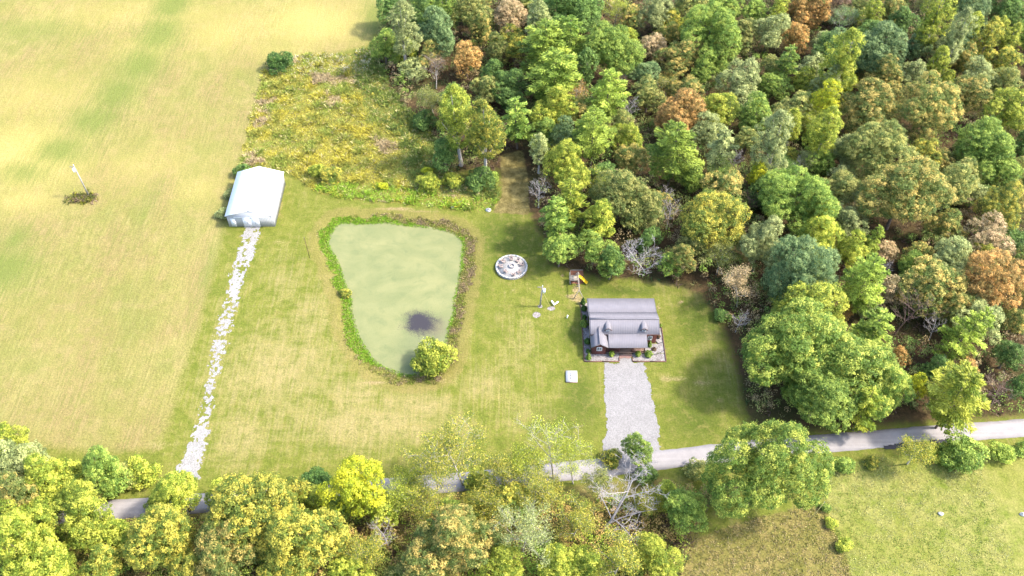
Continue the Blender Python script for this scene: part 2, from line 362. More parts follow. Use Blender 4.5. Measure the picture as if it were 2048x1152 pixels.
# ---- gravel drive and farm track
def gravel_mat(name, lo, hi, sc=7):
    t = NT(name); P = t.pos(); v = t.n("ShaderNodeTexVoronoi", {"Vector": P, "Scale": sc}).outputs; n = t.noise(.45, P, 4); f = t.noise(3, P, 4, .7)
    bw = t.n("ShaderNodeRGBToBW", {0: v[1]}).outputs[0]
    c = t.mix(bw, lo, hi); c = t.mul(c, t.rng(n, .3, .7, .90, 1.06)); c = t.mix(t.math('MULTIPLY', t.ramp(f, .64, .74), .5), c, tuple(x*.55 for x in lo))
    return t.finish(c, .95, .15, bump=v[0], bstr=.5, bdist=.04)
M_grav = gravel_mat("limestone_gravel", (.128,.121,.117), (.20,.191,.185)); M_track = gravel_mat("white_gravel", (.13,.124,.115), (.24,.232,.22)); M_bed = gravel_mat("river_stone", (.085,.07,.065), (.25,.232,.222), 5.5)
DRIVE = UP([(1211,726),(1238,726),(1239,716),(1262,716),(1263,726),(1287,726),(1297,760),(1303,790),(1310,830),(1318,852),(1315,880),(1324,905),(1330,918),(1195,928),(1204,896),
  (1212,872),(1215,850),(1209,800),(1210,765)])
patch_sheet("gravel_driveway", DRIVE, .035, M_grav, .17, .5)
TR = UP([(489,452),(520,452),(514,478),(510,505),(492,540),(477,590),(470,620),(463,650),(453,690),(443,725),(433,760),(426,795),(421,835),(412,870),(404,910),(394,955),(350,955),(365,915),
  (386,870),(400,830),(408,790),(418,740),(427,690),(438,650),(451,600),(459,560),(472,520),(483,490)])
def trhole(x, y):
    r = .65*fbm(x, y, .5, 41, 3)+.35*fbm(x, y, 2.4, 47, 2); return r > .46 - .14*sstep(86, 76, y) - .10*sstep(112, 126, y)
def zat(x, y):
    """ground height at a place"""
    i = np.clip(np.searchsorted(gx, x)-1, 0, nx-2); j = np.clip(np.searchsorted(gy, y)-1, 0, ny-2)
    fx = (x-gx[i])/(gx[i+1]-gx[i]); fy = (y-gy[j])/(gy[j+1]-gy[j])
    return (Z[j, i]*(1-fx)+Z[j, i+1]*fx)*(1-fy) + (Z[j+1, i]*(1-fx)+Z[j+1, i+1]*fx)*fy
patch_sheet("gravel_track", TR, lambda x, y: zat(x, y)+.03, M_track, .12, .95, trhole, 9, .5)
for i, (px, py, rx, ry) in enumerate([(1073,630,8,5.5),(1102.5,617,8,4),(1080,613,5,3.5)]):
    cx, cy = U(px, py); k = depth(px, py, 0)/F
    pl = np.array([(cx+rx*k*math.cos(a), cy+ry*k*1.3*math.sin(a)) for a in np.linspace(0, 2*math.pi, 15)[:-1]])
    o = patch_sheet("gravel_patch", pl, lambda x, y: zat(x, y)+.02, M_bed, .1, .12, None, i)

# ---- pond
def pond_mat():
    t = NT("pond_duckweed"); P = t.pos()
    cx, cy = U(838, 645, -.4); wx, wy = U(858, 688, -.4)
    sw = t.noise(.11, t.pos((1, 1.5, 1), .5), 6, .62, 1.4); n = t.noise(.55, P, 5, .65, .8); f = t.noise(5, P, 3, .7)
    c = t.mix(t.ramp(sw, .35, .65), (.116,.127,.056), (.150,.150,.068)); c = t.mix(t.math('MULTIPLY', t.ramp(n, .52, .68), .4), c, (.082,.104,.048))
    px_, py_ = U(800, 575, -.4); q0 = t.n("ShaderNodeVectorMath", {0: P, 1: (px_, py_, 0)}, operation='SUBTRACT').outputs[0]
    wv = t.n("ShaderNodeTexWave", {"Vector": q0, "Scale": .05, "Distortion": 22.0, "Detail": 4.0, "Detail Scale": .5, "Detail Roughness": .65}, wave_type='RINGS', rings_direction='Z').outputs[1]
    c = t.mix(t.math('MULTIPLY', t.ramp(wv, .5, .95), .16), c, (.165,.165,.080)); c = t.mix(t.math('MULTIPLY', t.ramp(wv, .35, .02), .14), c, (.088,.108,.050)); c = t.mix(t.math('MULTIPLY', t.ramp(f, .62, .72), .3), c, (.07,.09,.04))
    c = t.mul(c, t.rng(f, .3, .7, .92, 1.08))
    def spot(cx, cy, rx, ry, a, b, amp=.55):
        q = t.n("ShaderNodeVectorMath", {0: t.n("ShaderNodeVectorMath", {0: P, 1: (cx, cy, -.4)}, operation='SUBTRACT').outputs[0], 1: (1/rx, 1/ry, 0)}, operation='MULTIPLY').outputs[0]
        l = t.n("ShaderNodeVectorMath", {0: q}, operation='LENGTH').outputs["Value"]
        l = t.math('ADD', l, t.math('MULTIPLY', t.math('SUBTRACT', t.math('ADD', t.math('MULTIPLY', n, .6), t.math('MULTIPLY', f, .5)), .55), amp*2))
        return t.rng(l, a, b, 1, 0)
    w1 = spot(cx, cy, 3.3, 3.0, .55, 1.15, 1.1); w2 = spot(wx, wy, 5.5, 6.0, .2, 1.3, .9); w3 = spot(*U(868, 655, -.4), 3.0, 2.8, .2, 1.2, .7)
    c = t.mix(t.math('MULTIPLY', w2, .38), c, (.07,.092,.056)); c = t.mix(t.math('MULTIPLY', w3, .6), c, (.085,.068,.05))
    c = t.mix(w1, c, (.03,.028,.032)); r = t.rng(w1, 0, 1, .7, .4)
    return t.finish(c, r, .06, bump=f, bstr=.05, bdist=.02)
pv = np.column_stack([POND, np.full(len(POND), -.4)]); pcn = POND.mean(0)
Pb = np.array([p + (p-pcn)/np.linalg.norm(p-pcn)*.35 for p in POND])
pv = np.vstack([np.column_stack([Pb, np.full(len(Pb), -.4)]), [[*pcn, -.4]]]); n = len(Pb)
struct(obj("pond", mkmesh("pond", pv, [[(i+1) % n, i, n] for i in range(n)]), pond_mat()))

# ------------------------------------------------------------------ vegetation builders
def nrm(v): return v/np.maximum(np.linalg.norm(v, axis=-1, keepdims=True), 1e-9)

def leaf_quads(P, N, size, r, aspect=.62):
    """kite shaped leaf clusters at P facing N"""
    n = len(P); t = nrm(np.cross(N, r.normal(size=(n, 3)))); b = np.cross(N, t)
    s = (size*r.uniform(.65, 1.35, n))[:, None]
    V = np.stack([P+t*s*.6, P+b*s*.6*aspect+N*s*.12, P-t*s*.6, P-b*s*.6*aspect+N*s*.12], 1).reshape(-1, 3)
    return V, np.arange(4*n).reshape(-1, 4)

def lobed(d, r, k=7, amp=.22):
    f = np.ones(len(d))
    for _ in range(k):
        a = nrm(r.normal(size=3)); f += amp*r.uniform(.4, 1)*np.cos(r.uniform(2.0, 4.5)*np.arccos(np.clip(d@a, -1, 1)))/math.sqrt(k)
    return f

def crown_mesh(name, D, H, seed, b=None, prof='round', cr=1.15, leaf=.36, dens=1.0, low=-.5, squash=.72, lobe=.44):
    r = np.random.default_rng(seed); a = D/2; b = b or a*.92; zc = H-b
    if prof == 'tall':
        n = int(4*math.pi*(a*b)*.45/(cr*cr))+10; i = np.arange(n)+.5; ph = np.arccos(1-(1-low)*i/n); th = math.pi*(1+5**.5)*i
        d = np.stack([np.cos(th)*np.sin(ph), np.sin(th)*np.sin(ph), np.cos(ph)], -1); d = nrm(d + r.normal(size=d.shape)*.16)
        rf = np.clip(lobed(d, r, 9, .55), .45, 1.4); hz = (d[:, 2]+1)/2; w = np.clip(np.sin(np.clip(1.08-hz, 0, 1)*math.pi*.62+.25), .1, 1)
        e = nrm(d*np.array([1, 1, 0])+1e-6); rr = np.clip(np.sqrt(1-d[:, 2]**2)*1.2, 0, 1)
        C = e*(a*w*rr)[:, None]*(rf*r.uniform(.72, 1.08, n))[:, None]; C[:, 2] = d[:, 2]*b; out = nrm(C*np.array([1, 1, .4])+1e-6)
    else:
        # main limbs carry lobes, each lobe carries leaf clumps on its outer side
        nl = int(r.integers(9, 13)) if D < 9 else int(r.integers(13, 18)); i = np.arange(nl)+.5
        ph = np.arccos(1-(1-low)*i/nl); th = math.pi*(1+5**.5)*i+r.uniform(0, 6); ld = np.stack([np.cos(th)*np.sin(ph), np.sin(th)*np.sin(ph), np.cos(ph)], -1); ld = nrm(ld+r.normal(size=ld.shape)*.22)
        lr = lobe*r.uniform(.6, 1.2, nl); LC = ld*(r.uniform(.45, .86, nl)*np.clip(lobed(ld, r, 5, .25), .75, 1.25))[:, None]
        Cs = []; Os = []
        for q in range(nl):
            m = int(2.2*math.pi*(lr[q]*a)**2/(cr*cr)*.66)+3
            dd = nrm(r.normal(size=(m*3, 3))*.75+ld[q]*.7+np.array([0, 0, .35]))
            keep = []
            for v in dd:
                if len(keep) < m and all(np.dot(v, w) < 1-.5*(cr*.95/(lr[q]*a))**2 for w in keep): keep.append(v)
            dd = np.array(keep); c = LC[q]+dd*lr[q]*r.uniform(.85, 1.12, len(dd))[:, None]; Cs.append(c); Os.append(dd)
        C = np.vstack(Cs); out = np.vstack(Os); ins = np.ones(len(C), bool)
        for q in range(nl): ins &= np.linalg.norm(C-LC[q], axis=1) > lr[q]*.72
        C = C[ins]*np.array([a, a, b]); out = out[ins]; C[:, :2] *= (1-.24*np.clip(C[:, 2]/b, 0, 1))[:, None]
    C[:, 2] += zc
    m2 = int(len(C)*.3); Ci = nrm(r.normal(size=(m2, 3)))*np.array([a, a, b])*r.uniform(.2, .58, m2)[:, None]; Ci[:, 2] += zc-.1*b
    if prof == 'tall': Ci[:, :2] *= .7
    C = np.vstack([C, Ci]); out = np.vstack([out, nrm(Ci-np.array([0, 0, zc-b*.4]))])
    crs = cr*r.uniform(.6, 1.3, len(C))*.92
    per = np.maximum(8, (dens*4.1*crs**2/(leaf**2*.42)*.66)).astype(int)
    k = np.repeat(np.arange(len(C)), per); N = len(k)
    dd = nrm(r.normal(size=(N, 3))*.8 + .55*out[k] + np.array([0, 0, .38]))
    rad_ = .4+.62*np.sqrt(r.random(N)); rad_ = np.where(r.random(N) < .13, rad_*r.uniform(1.0, 1.75, N), rad_)
    P = C[k] + dd*(crs[k]*rad_)[:, None]*np.array([1, 1, squash])
    P[:, 2] = np.maximum(P[:, 2], .15)
    Nn = nrm(dd*.6 + r.normal(size=(N, 3))*.38 + np.array([0, 0, .55]))
    V, Q = leaf_quads(P, Nn, leaf, r)
    clv = r.random(len(C)); lv = r.random(N)
    me = mkmesh(name, V, Q, {"clump": np.repeat(clv[k], 4), "leaf": np.repeat(lv, 4)})
    return me, C

def tube(acc, pts, rad, n=5):
    pts = [Vector(p) for p in pts]; base = len(acc[0]); prev = None
    for i, p in enumerate(pts):
        d = (pts[min(i+1, len(pts)-1)]-pts[max(i-1, 0)]).normalized()
        a = d.orthogonal().normalized() if prev is None else (prev - d*prev.dot(d)).normalized(); prev = a; bb = d.cross(a)
        for j in range(n):
            q = p + (a*math.cos(2*math.pi*j/n)+bb*math.sin(2*math.pi*j/n))*rad[i]; acc[0].append(q[:])
    for i in range(len(pts)-1):
        for j in range(n):
            acc[1].append([base+i*n+j, base+i*n+(j+1) % n, base+(i+1)*n+(j+1) % n, base+(i+1)*n+j])

def trunk_mesh(name, H, C, seed, r0, nl=11, top=.78):
    r = random.Random(seed); acc = ([], [])
    bend = Vector((r.uniform(-.3, .3), r.uniform(-.3, .3), 0))
    pt = lambda t: Vector((bend.x*math.sin(t*3), bend.y*math.sin(t*2.6), H*t))
    tube(acc, [pt(t)+Vector((0, 0, -.3 if t == 0 else 0)) for t in (0, .08, .25, .45, top*.85, top)], [r0*1.45, r0, r0*.85, r0*.62, r0*.32, .04], 7)
    idx = list(range(len(C))); r.shuffle(idx)
    for i in idx[:nl]:
        c = Vector(C[i]); t = min(max(.22, c.z/H*.62), top*.8); s = pt(t); m = s.lerp(c, .5)+Vector((0, 0, -.1*(c-s).length+.25))
        tube(acc, [s, m, c], [r0*.36, r0*.2, .03], 4)
    return mkmesh(name, acc[0], acc[1], smooth=True)

def bare_mesh(name, H, D, seed, r0=.16, lean=(0, 0), start=.35, upright=.75, levels=4):
    """bare branching skeleton; returns mesh and twig ends"""
    r = random.Random(seed); acc = ([], []); ends = []
    def grow(p, d, L, rad, lv):
        k = 4; pts = [p]; dd = d.copy(); q = p.copy()
        for i in range(k):
            dd = (dd + Vector((r.uniform(-1, 1), r.uniform(-1, 1), r.uniform(-.5, .9)))*.16).normalized(); q = q + dd*L/k; pts.append(q.copy())
        tube(acc, pts, [rad*(1-.62*i/k) for i in range(k+1)], 5 if lv == 0 else (4 if lv == 1 else 3))
        if lv >= levels-1: ends.extend([x[:] for x in pts[2:]]); return
        nb = {0: 9, 1: 6, 2: 4}.get(lv, 3)
        for i in range(nb):
            t = (start if lv == 0 else .25)+(1-start if lv == 0 else .75)*(i+r.random())/nb; s = t*k; j = min(int(s), k-1); b = pts[j].lerp(pts[j+1], s-j)
            az = r.uniform(0, 6.283) if lv else i*2.4+r.uniform(-.4, .4)
            side = Vector((math.cos(az), math.sin(az), 0)); nd = (dd*.55*upright + side*.85 + Vector((0, 0, .35*upright))).normalized()
            grow(b, nd, L*(.62 if lv == 0 else .58)*r.uniform(.7, 1.1)*(1.15-.45*t), max(rad*(1-.6*t)*.5, .018), lv+1)
    grow(Vector((0, 0, -.2)), Vector((lean[0], lean[1], 1)).normalized(), H*.72, r0, 0)
    V = np.array(acc[0]); rr = np.percentile(np.hypot(V[:, 0]-V[:, 0].mean(), V[:, 1]-V[:, 1].mean()), 96); f = D/2/rr
    V[:, :2] *= f; E = np.array(ends); E[:, :2] *= f; hz = H/V[:, 2].max(); V[:, 2] *= hz; E[:, 2] *= hz
    return mkmesh(name, V, acc[1]), E

def tip_leaves(name, E, n, seed, leaf=.3, spread=.35):
    r = np.random.default_rng(seed); k = r.integers(0, len(E), n); P = E[k]+r.normal(size=(n, 3))*spread
    V, Q = leaf_quads(P, nrm(r.normal(size=(n, 3))+np.array([0, 0, .9])), leaf, r)
    return mkmesh(name, V, Q, {"clump": np.repeat((k*.618) % 1, 4), "leaf": np.repeat(r.random(n), 4)})

def frond_mesh(name, D, H, seed, base=.22, shape=.8, n=52):
    """feathery needle crown: whorls of flat sprays"""
    r = np.random.default_rng(seed); a = D/2; Vs = []; Qs = []; cl = []; lf = []; o = 0; tips = []
    for i in range(n):
        t = (i+r.random())/n; z = H*(base+(.97-base)*t); L = a*max(.16, math.sqrt(max(0, 1-t**(1.6*shape+.6))))*r.uniform(.55, 1.15)*(min(1, .6+t*2.0))
        az = i*2.399+r.uniform(-.3, .3); h = np.array([math.cos(az), math.sin(az), 0]); up = .25+.45*t
        m = max(14, int(L*34)); s = np.sqrt(r.random(m))*.95+.05
        sag = -.22*s*s*L; C = h[None]*(L*s)[:, None]; C[:, 2] = z + up*L*s*.6 + sag
        sd = np.array([-h[1], h[0], 0]); off = r.normal(size=m)*.26*L*(1.1-s)**.5*.75; C += sd*off[:, None]; C[:, 2] += r.normal(size=m)*.12
        dirv = nrm(h*1.0 + sd[None]*np.sign(off)[:, None]*r.uniform(.3, 1.1, m)[:, None] + r.normal(size=(m, 3))*.25 + np.array([0, 0, .15]))
        N = nrm(np.array([0, 0, 1.0])+r.normal(size=(m, 3))*.38 + h*.3); wv = nrm(np.cross(N, dirv)); ln = r.uniform(.38, .75, m)[:, None]; w = r.uniform(.07, .13, m)[:, None]
        V = np.stack([C-dirv*ln*.5, C+wv*w, C+dirv*ln*.6, C-wv*w], 1).reshape(-1, 3); Vs.append(V); Qs.append(np.arange(4*m).reshape(-1, 4)+o); o += 4*m
        cl.append(np.full(4*m, r.random())); lf.append(np.repeat(r.random(m), 4)); tips.append((C[np.argmax(s)], z))
    me = mkmesh(name, np.vstack(Vs), np.vstack(Qs), {"clump": np.concatenate(cl), "leaf": np.concatenate(lf)})
    acc = ([], []); tube(acc, [(0, 0, -.3), (.05, 0, H*.3), (0, .05, H*.65), (0, 0, H*.97)], [.2, .16, .1, .02], 6)
    for c, z in tips[::2]: tube(acc, [(0, 0, z), tuple(c*.9+np.array([0, 0, z*.1]))], [.05, .015], 3)
    return me, mkmesh(name+"_trunk", acc[0], acc[1], smooth=True)

VAR = {}          # kind -> list of (D, H, crown mesh, trunk mesh)
def addvar(kind, D, H, seed, **kw):
    me, C = crown_mesh("crown", D, H, seed, **kw)
    VAR.setdefault(kind, []).append((D, H, me, trunk_mesh("trunk", H, C, seed, .10+.013*H, 7 if D < 7 else 12)))
for i in range(5): addvar('R', 4.6, 6.6, 100+i, cr=.46, leaf=.165, b=2.9)
for i in range(6): addvar('R', 7.5, 9.8, 110+i, cr=.55, leaf=.18, b=4.4)
for i in range(6): addvar('R', 11, 13, 120+i, cr=.62, leaf=.19, b=5.7, lobe=.37)
for i in range(3): addvar('R', 15, 16, 130+i, cr=.72, leaf=.205, b=6.8, lobe=.37)
for i in range(2): addvar('R', 20, 19.5, 140+i, cr=.8, leaf=.215, b=8.6, lobe=.36)
for i in range(3): addvar('T', 5.5, 17, 150+i, cr=.5, leaf=.17, b=6.3, prof='tall', low=-.9, dens=.8)
for i in range(3): addvar('T', 3.6, 13, 156+i, cr=.42, leaf=.16, b=4.8, prof='tall', low=-.9, dens=.8)
for i in range(3): addvar('B', 2.6, 2.0, 160+i, cr=.36, leaf=.16, b=1.05, low=-.6)
for i in range(3): addvar('B', 5.0, 3.4, 165+i, cr=.5, leaf=.19, b=1.8, low=-.6)
for i in range(3):
    me, tm = frond_mesh("crown", 6.5, 13, 170+i); VAR.setdefault('P', []).append((6.5, 13, me, tm))
for i in range(2):
    me, tm = frond_mesh("crown", 10, 14, 176+i, shape=.95, n=70); VAR['P'].append((10, 14, me, tm))
for i, (H, D) in enumerate(((9, 6), (12, 8), (7, 5))):
    tm, E_ = bare_mesh("branches", H, D, 180+i); VAR.setdefault('D', []).append((D, H, None, tm))
    VAR.setdefault('S', []).append((D, H, tip_leaves("crown", E_, 6500, 190+i, .14), tm))
    VAR.setdefault('Q', []).append((D, H, tip_leaves("crown", E_, 2400, 195+i, .13), tm))

def setmat(o, mat):
    if not o.data.materials: o.data.materials.append(None)
    o.material_slots[0].link = 'OBJECT'; o.material_slots[0].material = mat

TREES = []
def place(kind, x, y, D, H, col, name, label=None, group=None, bark=None, rotz=None, tilt=(0, 0), cat="tree", z=None):
    vs = VAR[kind]; sc = [abs(math.log(D/v[0])) for v in vs]; mn = min(sc); c = [v for v, s in zip(vs, sc) if s < mn+.12]
    v = random.choice(c); s = D/v[0]; sz = H/v[1]
    e = thing(name, label or "", cat, (x, y, float(zat(np.array([x]), np.array([y]))[0])-.02 if z is None else z), random.uniform(0, 6.283) if rotz is None else rotz, group)
    wob_ = random.uniform(.86, 1.12) if kind in 'RTP' and cat == "tree" else 1; sx_, sy_ = s*wob_, s/wob_
    e.rotation_euler[0] = tilt[0]+random.uniform(-.05, .05); e.rotation_euler[1] = tilt[1]+random.uniform(-.05, .05)
    if v[2] is not None:
        o = obj("foliage" if cat != "tree" else "crown", v[2], None, e); setmat(o, LEAF[col]); o.scale = (sx_, sy_, sz)
    o = obj("branches" if kind in 'DSQ' else ("stem" if cat != "tree" else "trunk"), v[3], None, e); setmat(o, bark or (M_dead if kind == 'D' else M_pale if kind in 'SQT' else M_bark)); o.scale = (sx_, sy_, sz)
    return e

# ------------------------------------------------------------------ trees: (photo x, y, crown width, kind, colour[, (short name, full label)])
WOOD = [
 (783,13,70,'R','g2'),(805,58,56,'T','g4',("the pale slender tree at the field corner","pale slender tree with a white trunk at the wood's corner by the hay field")),(768,88,55,'R','g1'),(838,35,70,'R','g2'),
 (878,62,82,'R','g3',("the tall grey green tree left of the orange one","tall dark grey green tree behind and left of the orange tree")),(946,22,80,'R','ol'),
 (931,112,60,'R','o2',("the orange tree","orange tree standing alone above the weedy field corner")),(966,58,52,'R','o1'),(1018,25,70,'R','pk'),(1029,82,62,'R','y3',("the gold tipped tall tree","gold tipped tall green tree right of the orange tree")),
 (1055,10,50,'R','ol'),(1078,42,48,'T','g4'),(1113,62,42,'Q','pk'),(1141,18,105,'R','g2'),(1098,98,105,'P','p1',("the big feathery tree","broad feathery light green tree left of the big rounded green oak")),(1141,85,70,'P','g1'),
 (1109,150,98,'P','p1'),(825,140,65,'B','g4'),(870,142,50,'Q','br'),(985,140,50,'R','g2'),(1022,165,60,'R','g2'),(1063,178,35,'D','br',("the bare pinkish tree","slim bare pinkish white tree behind a lime green one")),
 (1152,190,45,'Q','o2'),(1110,218,92,'R','y1',("the lime topped tree","lime topped rounded tree beside the dark path into the wood")),(918,240,74,'T','y1',("the tall lime tree by the weeds","tall bright lime tree at the right edge of the weedy field")),
 (968,262,64,'T','y3',("the tall yellowing tree by the weeds","tall yellowing tree with a white trunk right of the tall lime tree")),(864,200,45,'S','ol'),(1035,238,58,'P','g1'),(890,300,50,'R','g2'),(850,240,50,'B','g2'),
 (1225,105,118,'R','g1',("the big rounded green oak","big rounded bright green oak in the upper middle of the wood")),(1230,24,55,'S','y1'),(1265,33,50,'R','o1'),(1315,22,75,'R','g4'),(1306,88,48,'R','pk',("the pinkish tan tree","pinkish tan half bare tree right of the big green oak")),
 (1341,42,45,'R','y3'),(1358,115,66,'R','o1'),(1419,62,122,'R','g1',("the broad pale green oak","broad pale green oak with deep gaps near the top of the wood")),(1388,8,70,'R','ol'),(1440,115,60,'R','g1'),(1410,142,48,'R','g1'),(1484,65,58,'R','ol'),
 (1451,10,60,'R','g1'),(1512,17,45,'R','g1'),(1540,60,74,'R','g4',("the silvery grey tree","silvery grey green tree just left of two rust orange ones")),(1557,15,32,'T','y1'),(1600,14,60,'R','o2',("the rust orange pair","left one of two rust orange trees at the top edge")),(1592,72,55,'R','o2'),
 (1484,165,84,'R','g4',("the greyish tall oak","greyish green tall oak right of a dark gap in the wood")),(1364,225,95,'R','o2',("the salmon orange tree","salmon orange rounded tree in the middle of the wood")),(1297,185,55,'R','ol'),(1219,190,70,'P','p1'),(1258,215,45,'D','pk',("the bare grey pink tree","bare grey pink twiggy tree left of the salmon orange tree")),
 (1505,230,75,'R','g1'),(1514,206,24,'R','y2'),(1545,130,45,'R','ol'),(1570,128,45,'P','g1'),
 (1640,17,58,'R','o2'),(1680,17,50,'R','br'),(1723,13,55,'R','ol'),(1742,30,36,'T','y1'),(1782,17,55,'R','o1'),(1808,45,64,'R','g2'),(1868,38,60,'T','y1',("the wide pale lime tree","wide pale lime tall tree near the top right corner")),(1946,22,80,'R','g3'),(2027,20,80,'R','g2'),
 (1760,97,108,'R','g3',("the big grey green dome","big grey green domed tree in the upper right of the wood")),(1838,93,50,'R','g3'),(1912,76,55,'T','g4'),(1946,60,34,'T','y1'),(1975,76,38,'T','y3',("the narrow yellow tree","narrow yellow tree among lime spires in the upper right")),(1996,68,30,'T','y1'),(2020,80,32,'T','y1'),
 (1684,118,66,'T','y1',("the tall lime spire","tall lime green spire behind the bright yellow rounded tree")),(1703,158,30,'R','y2'),(1669,165,36,'T','g4'),(1651,208,80,'R','y2',("the bright yellow tree","bright yellow rounded tree in the right half of the wood")),(1825,148,60,'R','g4'),(1768,152,68,'R','o1'),
 (1877,126,36,'T','y1'),(1894,160,35,'R','y1'),(1955,150,65,'R','g4'),(1929,117,55,'R','o1'),(1738,218,108,'R','o1',("the tan olive dome","tan and olive domed tree right of the bright yellow tree")),(1864,210,128,'R','o1',("the great olive oak","great olive oak dotted with orange in the right of the wood")),
 (2009,121,60,'R','y3'),(1944,182,75,'R','o1'),(2009,160,60,'R','ol'),(2020,218,75,'R','y1'),(1782,189,52,'R','o1'),(1630,130,50,'R','g4'),(1640,170,45,'R','g4'),
 (1079,300,34,'T','g4',("the slender white trunked tree","slender sparse tree with a long white trunk by the dark path")),(1135,332,98,'R','y1',("the creamy lime tree","creamy lime rounded tree behind the patio lawn corner")),(1157,272,34,'R','y3'),(1187,263,75,'P','p1'),(1204,344,50,'R','g2'),(1241,385,108,'R','ol',("the olive dome behind the swing set","olive domed tree well behind the swing set")),
 (1204,443,74,'R','y1',("the lime tree behind the swing set","lime green tree behind and right of the swing set")),(1144,406,64,'P','y1'),(1113,437,60,'P','g1'),(1252,276,64,'R','y1'),(1262,312,60,'R','o1'),(1078,385,46,'D','g1',("the white bare tree","white bare tree at the wood's edge near the dark path")),
 (1120,495,62,'R','g1',("the dark round tree by the lawn","dense dark green round tree nearest the patio")),(1188,492,60,'R','g1'),(1225,520,50,'R','g2'),(1222,528,38,'R','g1'),(1265,430,50,'R','ol'),
 (1348,302,94,'P','p1',("the bright feathery tree","bright green feathery tree in the middle of the wood")),(1414,262,74,'R','g4'),(1448,298,60,'P','g4'),(1496,275,45,'R','ol'),(1548,288,66,'T','g4',("the pale twin spire","pale green tall spire left of the lime twin")),(1585,254,34,'T','y1'),(1578,305,32,'R','y3'),
 (1644,266,54,'T','y1',("the lime twin spire","bright lime tall spire in front of the bright yellow tree")),(1613,328,36,'S','g4'),(1643,318,48,'R','g1'),(1387,352,40,'R','g1'),(1440,387,84,'R','o1'),(1518,348,48,'R','y2',("the small yellow tree","small thin yellow tree behind a broad green oak")),
 (1596,395,140,'R','g1',("the broad green oak","broad green oak in the centre of the wood, right of the golden tree")),(1427,441,122,'R','y3',("the golden tree","golden broad tree behind the house's right rear corner")),(1338,428,48,'D','g1',("the slim grey dead tree","slim grey dead tree left of the golden tree")),(1316,395,40,'R','o1'),(1502,408,42,'D','br'),(1637,437,58,'P','y1'),
 (1760,304,118,'R','ol',("the wide olive tree","wide olive tree behind the great orange tipped oak")),(1851,304,60,'R','y3'),(1886,315,44,'R','o1'),(1803,388,160,'R','o1',("the great orange tipped oak","great orange tipped oak, the largest crown at right of the wood")),(1977,294,108,'R','g1'),(1994,332,74,'R','g1'),
 (1901,374,80,'R','ol'),(1955,382,40,'R','g4'),(1994,413,95,'R','y3',("the golden tree at right","golden green tree near the right edge of the photograph")),(2036,341,45,'R','o1'),(1684,374,74,'R','ol'),(1895,452,60,'R','o1'),(2037,392,50,'R','o1'),
 (1521,492,104,'R','g4',("the pale grey oak","pale grey green oak right of the golden tree, showing its limbs")),(1604,550,140,'R','g3',("the blue green oak","blue green broad oak behind the big tree right of the house")),(1639,479,100,'R','y1',("the bright lime maple","bright lime maple above the blue green oak")),(1704,498,64,'R','y1'),
 (1747,481,36,'P','p1'),(1725,565,82,'P','p1'),(1768,535,36,'D','g1',("the snapped white snag","snapped white dead snag among the dark gap right of the lime maple")),(1617,616,138,'R','y1'),(1695,611,32,'R','o2'),(1734,606,40,'R','g4'),(1485,575,70,'S','pk',("the half bare tree by the side lawn","half bare tan tree at the edge of the lawn right of the house")),
 (1443,630,32,'B','g2'),(1857,570,104,'R','o1'),(1907,513,85,'R','g4'),(1977,472,80,'R','pk'),(1988,562,128,'R','o2',("the big orange gold tree","big orange gold tree at the right edge, halfway down")),(1966,513,58,'R','y3'),(1814,620,95,'D','br',("the brown thicket tree","brown bare thicket tree in the dark clearing at right")),
 (1964,639,80,'R','g4'),(2031,637,50,'R','o1'),(1899,678,80,'P','p1',("the leaning feathery tree","leaning feathery light green tree with a bare grey trunk")),(1742,667,74,'P','p1'),(1585,690,190,'R','gy',("the big green tree right of the house","biggest green tree right of the house at the lawn's edge")),
 (1700,735,150,'R','gy'),(1640,785,130,'R','g1'),(1765,775,110,'R','gy'),(1829,765,42,'R','y2',("the small yellow tree by the road","small bright yellow tree above the road at right")),(1912,793,108,'P','y1',("the wide lime tree by the road","wide lime feathery tree just above the road at right")),(1868,786,48,'S','y3'),(1933,737,46,'R','o2'),
 (1875,737,50,'R','g2'),(2003,780,70,'D','br',("the purple grey bare bush","purple grey bare tree just above the road at right")),(2040,765,40,'R','g2'),(2020,704,54,'R','g2'),(1803,704,32,'R','o2'),(1730,815,60,'P','y1'),(1365,512,60,'R','o1',("the small orange tree behind the house","small orange tree at the lawn edge behind the house")),
 (1390,490,50,'R','ol'),(1440,520,48,'S','ol'),(1340,520,40,'R','g1'),(1300,470,40,'R','g2'),(1240,160,30,'D','g1'),(1330,395,34,'D','g1'),(1600,335,34,'D','g1'),(1468,318,36,'D','g1'),(1690,262,30,'D','br'),(1395,472,34,'D','g1'),(1548,438,30,'D','br'),(1872,655,44,'D','g1'),(1478,640,40,'D','g1'),(1178,205,30,'D','pk'),(1400,195,30,'D','br'),(1890,735,44,'D','g1'),
]
